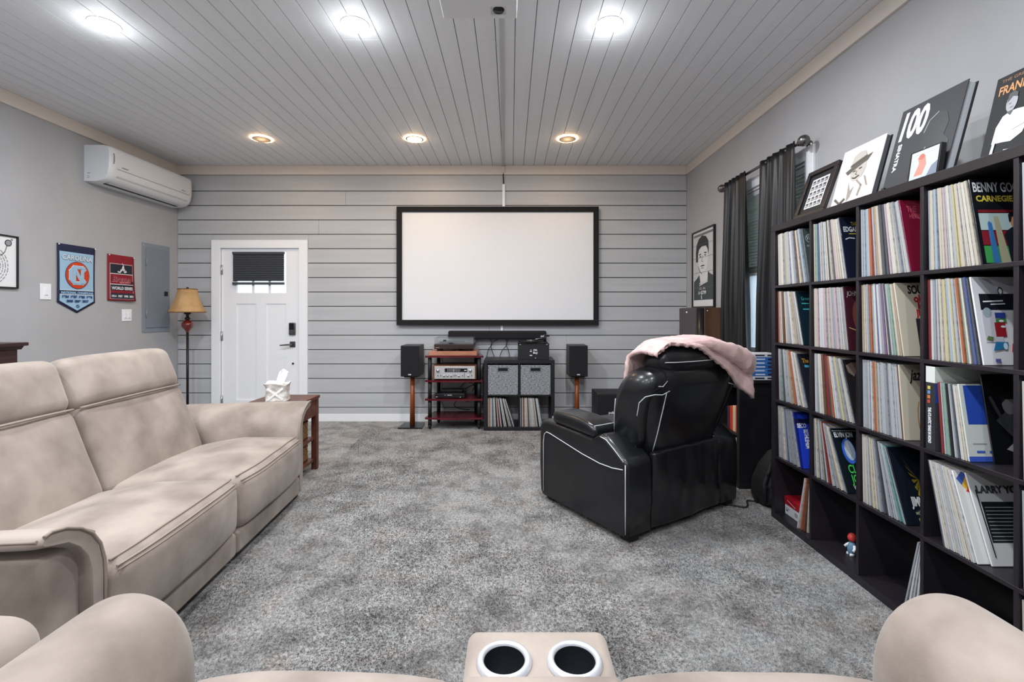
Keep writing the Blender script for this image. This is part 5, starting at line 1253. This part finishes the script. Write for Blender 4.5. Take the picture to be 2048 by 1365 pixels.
# backpack and power cord on the floor
bpk=empty('backpack',(1.80,3.16,0),label='black backpack slumped on the floor beside the record shelf',cat='bag')
M_NYL=mat('black_nylon',(26,27,31),.6,bump=(180,.3))
def fb(x,y,z): return (x+wr(x,y,z,9,.03),y+wr(y,z,x,8,.03)+.05*(z>0)*0,z+wr(z,x,y,7,.02)*(1 if z>-.1 else 0))
MB().loft([(.004,0,0,.15,.11,3),(.05,0,0,.165,.125,3),(.15,0,.005,.16,.12,2.6),(.25,.015,.01,.135,.10,2.4),(.33,.03,.015,.09,.07,2.2),(.37,.04,.02,.03,.03,2)],32).build('pack_body',M_NYL,bpk)
MB().loft([(.03,-.06,-.115,.08,.035,2.6),(.09,-.06,-.13,.085,.04,2.6),(.15,-.05,-.12,.07,.035,2.4),(.17,-.05,-.11,.03,.02,2)],24).build('front_pocket',M_NYL,bpk)
MB().tube([(.02,-.02,.34),(-.09,-.08,.30),(-.155,-.10,.16),(-.15,-.11,.04)],[.012,.016,.016,.012],8).build('shoulder_strap',M_NYL,bpk)
MB().tube([(.03,0,.36),(.03,-.01,.40),(.05,.01,.41),(.06,.02,.365)],.009,8).build('carry_loop',M_NYL,bpk)
for z in (.22,.14): MB().box(-.145,-.135,-.12,-.105,z,z+.012).build('buckle',M_CHROME,bpk)
cable([(1.36,3.12,.012),(1.44,3.10,.010),(1.52,3.06,.008),(1.56,3.10,.010),(1.585,3.16,.012),(1.63,3.15,.012)],'black power cord curling on the carpet behind the recliner',.005)
tag(MB().box(1.635,1.675,3.135,3.165,.004,.026,r=.004).build('power_plug',M_BLKS),'small black plug on the carpet by the backpack','plug')
# ---------------------------------------------------------------- black recliner
RC=empty('recliner_chair',(.852,3.182,0),33,label='black leather recliner with white stitching seen from behind',cat='recliner')
ML=M_LEATHER
def stitch(pts,parent,r=.0026): return MB().tube(pts,r,6).build('stitching',M_THREAD,parent)
PROF=[(-.40,.045),(-.405,.20),(-.402,.42),(-.395,.455),(-.37,.472),(-.30,.525),(-.24,.563),(-.20,.570),(-.165,.555),(-.14,.535),(0,.540),(.20,.548),(.33,.552),(.375,.545),(.395,.52),(.40,.45),(.405,.25),(.395,.07),(.38,.045)]
def rarm(s):
    # outer face x = s*.525, inner x = s*.315
    xs=[.315,.322,.34,.42,.50,.518,.525]; ins=[.018,.006,0,0,0,.007,.020]
    n=len(PROF); cy,cz=0,.28; vs=[]
    for x,i in zip(xs,ins):
        for (y,z) in PROF:
            dy=-i if y>cy else i; dz=-i if z>cz else 0
            bulge_=.010*math.sin(math.pi*min(1,max(0,(z-.05)/.5)))*math.sin(math.pi*min(1,max(0,(y+.4)/.8))) if x>.51 else 0
            vs.append((s*(x+bulge_),y+dy,z+dz))
    fs=[];sm=[]
    for a in range(len(xs)-1):
        for j in range(n):
            q=(a*n+j,a*n+(j+1)%n,(a+1)*n+(j+1)%n,(a+1)*n+j); fs.append(q if s<0 else tuple(reversed(q))); sm.append(True)
    A=tuple(range(n)); B=tuple(range((len(xs)-1)*n,len(xs)*n))
    fs+=[A[::-1] if s<0 else A, B if s<0 else B[::-1]]; sm+=[False,False]
    a=MB().add(vs,fs,sm).build('arm',ML,RC)
    # storage lid pad
    def fp_(x,y,z):
        return (x,y,z+(.014*(1-(y/.23)**2) if z>0 else 0)-.010*(y<-.15)*(z>0))
    pad=MB().box(-.10,.10,-.205,.205,-.04,.035,r=.028,k=4,m=(5,8,2),f=fp_,M=T(s*.425,.055,.578) @ rotm('X',3)).build('arm_pad',ML,RC)
    stitch([(s*.425+sx_*.085,.055+yy,.578+.0345+.014*(1-(yy/.23)**2)-.006+.05*yy) for sx_,yy in [(-s*-1,-.17+.034*i) for i in range(11)]],pad)
    stitch([(s*.425+.085-.017*i,-.128,.578+.021) for i in range(11)],pad)
    MB().lathe([(.030,-.002),(.033,.004),(.040,.005),(.043,0),(.043,-.006)],c=(s*.42,.325,.556),n=30).build('cup_ring',M_CHROME,RC)
    MB().lathe([(0,.0),(.02,.0),(.031,.002)],c=(s*.42,.325,.5535),n=24).build('cup_well',M_BLKM,RC)
    # stitching on the outer side panel and along the rear edge
    xo=s*.5275
    def xb(y,z): return s*(.5268+.010*math.sin(math.pi*min(1,max(0,(z-.05)/.5)))*math.sin(math.pi*min(1,max(0,(y+.4)/.8))))
    P=[(.345,.07),(.345,.40),(.335,.455),(.31,.475),(.27,.472),(.10,.445),(-.05,.420),(-.20,.402),(-.30,.402),(-.375,.412)]
    stitch([(xb(y,z)+s*.002,y,z) for y,z in P],a)
    stitch([(s*.524,-.389,z) for z in (.06,.2,.35,.44)],a)
    stitch([(s*.521,-.372,.452),(s*.521,-.30,.506),(s*.521,-.24,.545),(s*.521,-.195,.553),(s*.521,-.155,.535)],a)
    return a
rarm(-1); rarm(1)
quick('seat_base',ML,RC,-.312,.312,-.30,.36,.05,.30,r=.02,k=3)
def fs_(x,y,z): return (x,y,z+(.035*(1-(x/.32)**2) if z>0 else 0))
MB().box(-.308,.308,-.16,.43,.30,.47,r=.05,k=4,m=(8,6,2),f=fs_).build('seat',ML,RC)
MB().box(-.305,.305,.365,.425,.07,.31,r=.025,k=3).build('footrest',ML,RC)
for s in (-1,1):
    for yy in (-.35,.33): quick('foot',M_BLKM,RC,s*.45-.035,s*.45+.035,yy-.035,yy+.035,.006,.05)
# backrest body
def bring(z): 
    Z=[.34,.46,.60,.74,.85,.91,.945,.965]; Yc=[-.225,-.255,-.29,-.325,-.352,-.366,-.376,-.384]; HX=[.28,.305,.345,.375,.392,.388,.36,.30]; HY=[.10,.12,.128,.13,.128,.118,.098,.06]
    for i in range(len(Z)-1):
        if z<=Z[i+1]:
            t=max(0,(z-Z[i])/(Z[i+1]-Z[i])); return tuple(A[i]*(1-t)+A[i+1]*t for A in (Yc,HX,HY))
    return Yc[-1],HX[-1],HY[-1]
rings=[]
for i in range(40):
    z=.34+.625*i/39; yc,hx_,hy_=bring(z); rings.append((z,0,yc,hx_,hy_,5.5))
backr=MB().loft(rings,64).build('backrest',ML,RC)
def bsurf(x,z,off=.003):
    yc,hx_,hy_=bring(z); q=min(.999,abs(x)/hx_); return (x,yc-hy_*(1-q**5.5)**(1/5.5)-off,z)
for s in (-1,1):
    stitch([bsurf(s*(.275+.012*math.sin((z-.47)*6)),z) if s<0 else bsurf(.355+.02*(z-.47)/.36,z) for z in [.47+.04*i for i in range(10)]],backr)
    # outer wing with rolled shoulder
    wg=MB().loft([(.44,s*.330,-.230,.034,.092,3.4),(.55,s*.356,-.258,.038,.102,3.4),(.68,s*.380,-.293,.042,.107,3.4),(.77,s*.392,-.318,.046,.110,3),(.82,s*.388,-.338,.060,.116,2.6),(.86,s*.368,-.358,.082,.122,2.4),(.90,s*.345,-.374,.094,.119,2.3),(.935,s*.33,-.382,.084,.100,2.2),(.957,s*.32,-.386,.054,.064,2),(.965,s*.315,-.387,.012,.015,2)],44).build('wing',ML,RC)
    stitch([(s*.372,-.325,.50),(s*.392,-.350,.60),(s*.418,-.378,.70),(s*.432,-.405,.775),(s*.425,-.442,.812),(s*.39,-.476,.826),(s*.34,-.489,.822),(s*.28,-.490,.838)],wg)
    stitch([(s*.428,-.42,.885),(s*.39,-.472,.872),(s*.34,-.492,.868),(s*.29,-.482,.893)],wg)
    stitch([(s*.362,-.150,.50),(s*.388,-.172,.60),(s*.412,-.198,.70),(s*.432,-.225,.77)],wg)
# head cushion
hr=MB().loft([(.915,0,-.36,.22,.06,3),(.935,0,-.37,.295,.105,3),(.97,0,-.378,.318,.122,2.8),(1.01,0,-.386,.318,.125,2.6),(1.045,0,-.39,.30,.115,2.5),(1.07,0,-.392,.265,.09,2.4),(1.083,0,-.393,.20,.05,2.2),(1.087,0,-.393,.10,.015,2)],56).build('headrest',ML,RC)
stitch([(x,-.387-.127*(1-abs(x/.325)**2.7)**(1/2.7)-.001,.995) for x in [-.29+.058*i for i in range(11)]],hr)
# soft gathers on the head cushion
rgx=random.Random(3)
# lower rear cloth panel with wrinkles
def frp(x,y,z):
    k=mnoise.noise(Vector((x*4+2,z*5,3)))*.030+mnoise.noise(Vector((x*9,z*3+x*6,7)))*.020
    return (x*(1+.04*(z<-.1)),y+k*(1 if y<0 else .3)-.010*math.cos(z*6)*(y<0),z)
MB().box(-.312,.312,-.402,-.365,.045,.475,r=.014,k=3,m=(20,1,16),f=frp).build('rear_panel',ML,RC)

# pink blanket over the top of the back
bk_=empty('folded_blanket',(.852,3.182,0),33,label='pale pink quilted blanket draped over the top of the black recliner',cat='blanket')
def drape(layer):
    def f(a,t):
        # a along the chair width (left to right), t from front hem over the crest to the rear hem
        x=-.385+.83*a
        crest=1.098+.030*math.sin(math.pi*min(1,a*1.05))-.235*max(0,a-.62)**1.6*2.2-.30*max(0,.13-a)*1.2
        rear=-.075+.42*max(0,a-.15)**1.1*(1-.20*max(0,a-.8)/.2)
        front=.16+.10*math.sin(a*3)
        tt=(t-.45)/.55 if t>.45 else (t-.45)/.45
        hy=.135
        if tt>=0:
            s=tt*(rear+hy); 
            if s<hy: ang=s/hy*math.pi/2; y=-.393-hy*1.05*math.sin(ang); z=crest-.060*(1-math.cos(ang))
            else: y=-.393-hy*1.05-.010*(s-hy)/.1; z=crest-.060-(s-hy)
        else:
            s=-tt*(front+hy)
            if s<hy: ang=s/hy*math.pi/2; y=-.393+hy*.95*math.sin(ang); z=crest-.060*(1-math.cos(ang))
            else: y=-.393+hy*.95+.02*(s-hy)/.1; z=crest-.060-(s-hy)
        fold=.014*math.sin(a*23+t*5+layer)*max(0,(a-.3))+.010*mnoise.noise(Vector((a*7,t*6,layer)))
        puff=.0022*math.sin(a*95+t*8)*math.sin(t*70)
        d=.016*layer
        return (x+.012*mnoise.noise(Vector((a*5,t*5,9)))+.012*layer*a, y-(fold+puff+d)*(1 if tt>0 else -1), z+fold*.4+puff+d+.010)
    return f
for L_ in (0,):
    o=MB().grid((lambda F,L=L_:(lambda a,t:F(.30*L+a*(1-.30*L),t if not L else .12+.80*t)))(drape(L_)),70,44).build('blanket_layer',M_PINK,bk_)
    sd=o.modifiers.new('thickness','SOLIDIFY'); sd.thickness=.022; sd.offset=1
def roll(a,t):
    P=[Vector((-.16,-.50,1.105)),Vector((.02,-.535,1.092)),Vector((.20,-.548,1.045)),Vector((.35,-.550,.985)),Vector((.455,-.52,.945)),Vector((.485,-.46,.955))]
    R=[.004,.026,.048,.064,.064,.012]; q=min(a*5,4.999); i=int(q); u_=q-i; u_=u_*u_*(3-2*u_)*.5+u_*.5
    p=P[i].lerp(P[i+1],u_); r=R[i]*(1-u_)+R[i+1]*u_; th=2*math.pi*t; k=1+.16*mnoise.noise(Vector((a*6,math.cos(th)*1.2,math.sin(th)*1.2)))+.05*math.sin(a*60)*math.sin(3*th)
    return (p.x+.25*r*math.sin(th)*k, p.y+.75*r*math.cos(th)*k, p.z+1.05*r*math.sin(th)*k)
MB().grid(roll,60,28).build('blanket_fold',M_PINK,bk_)
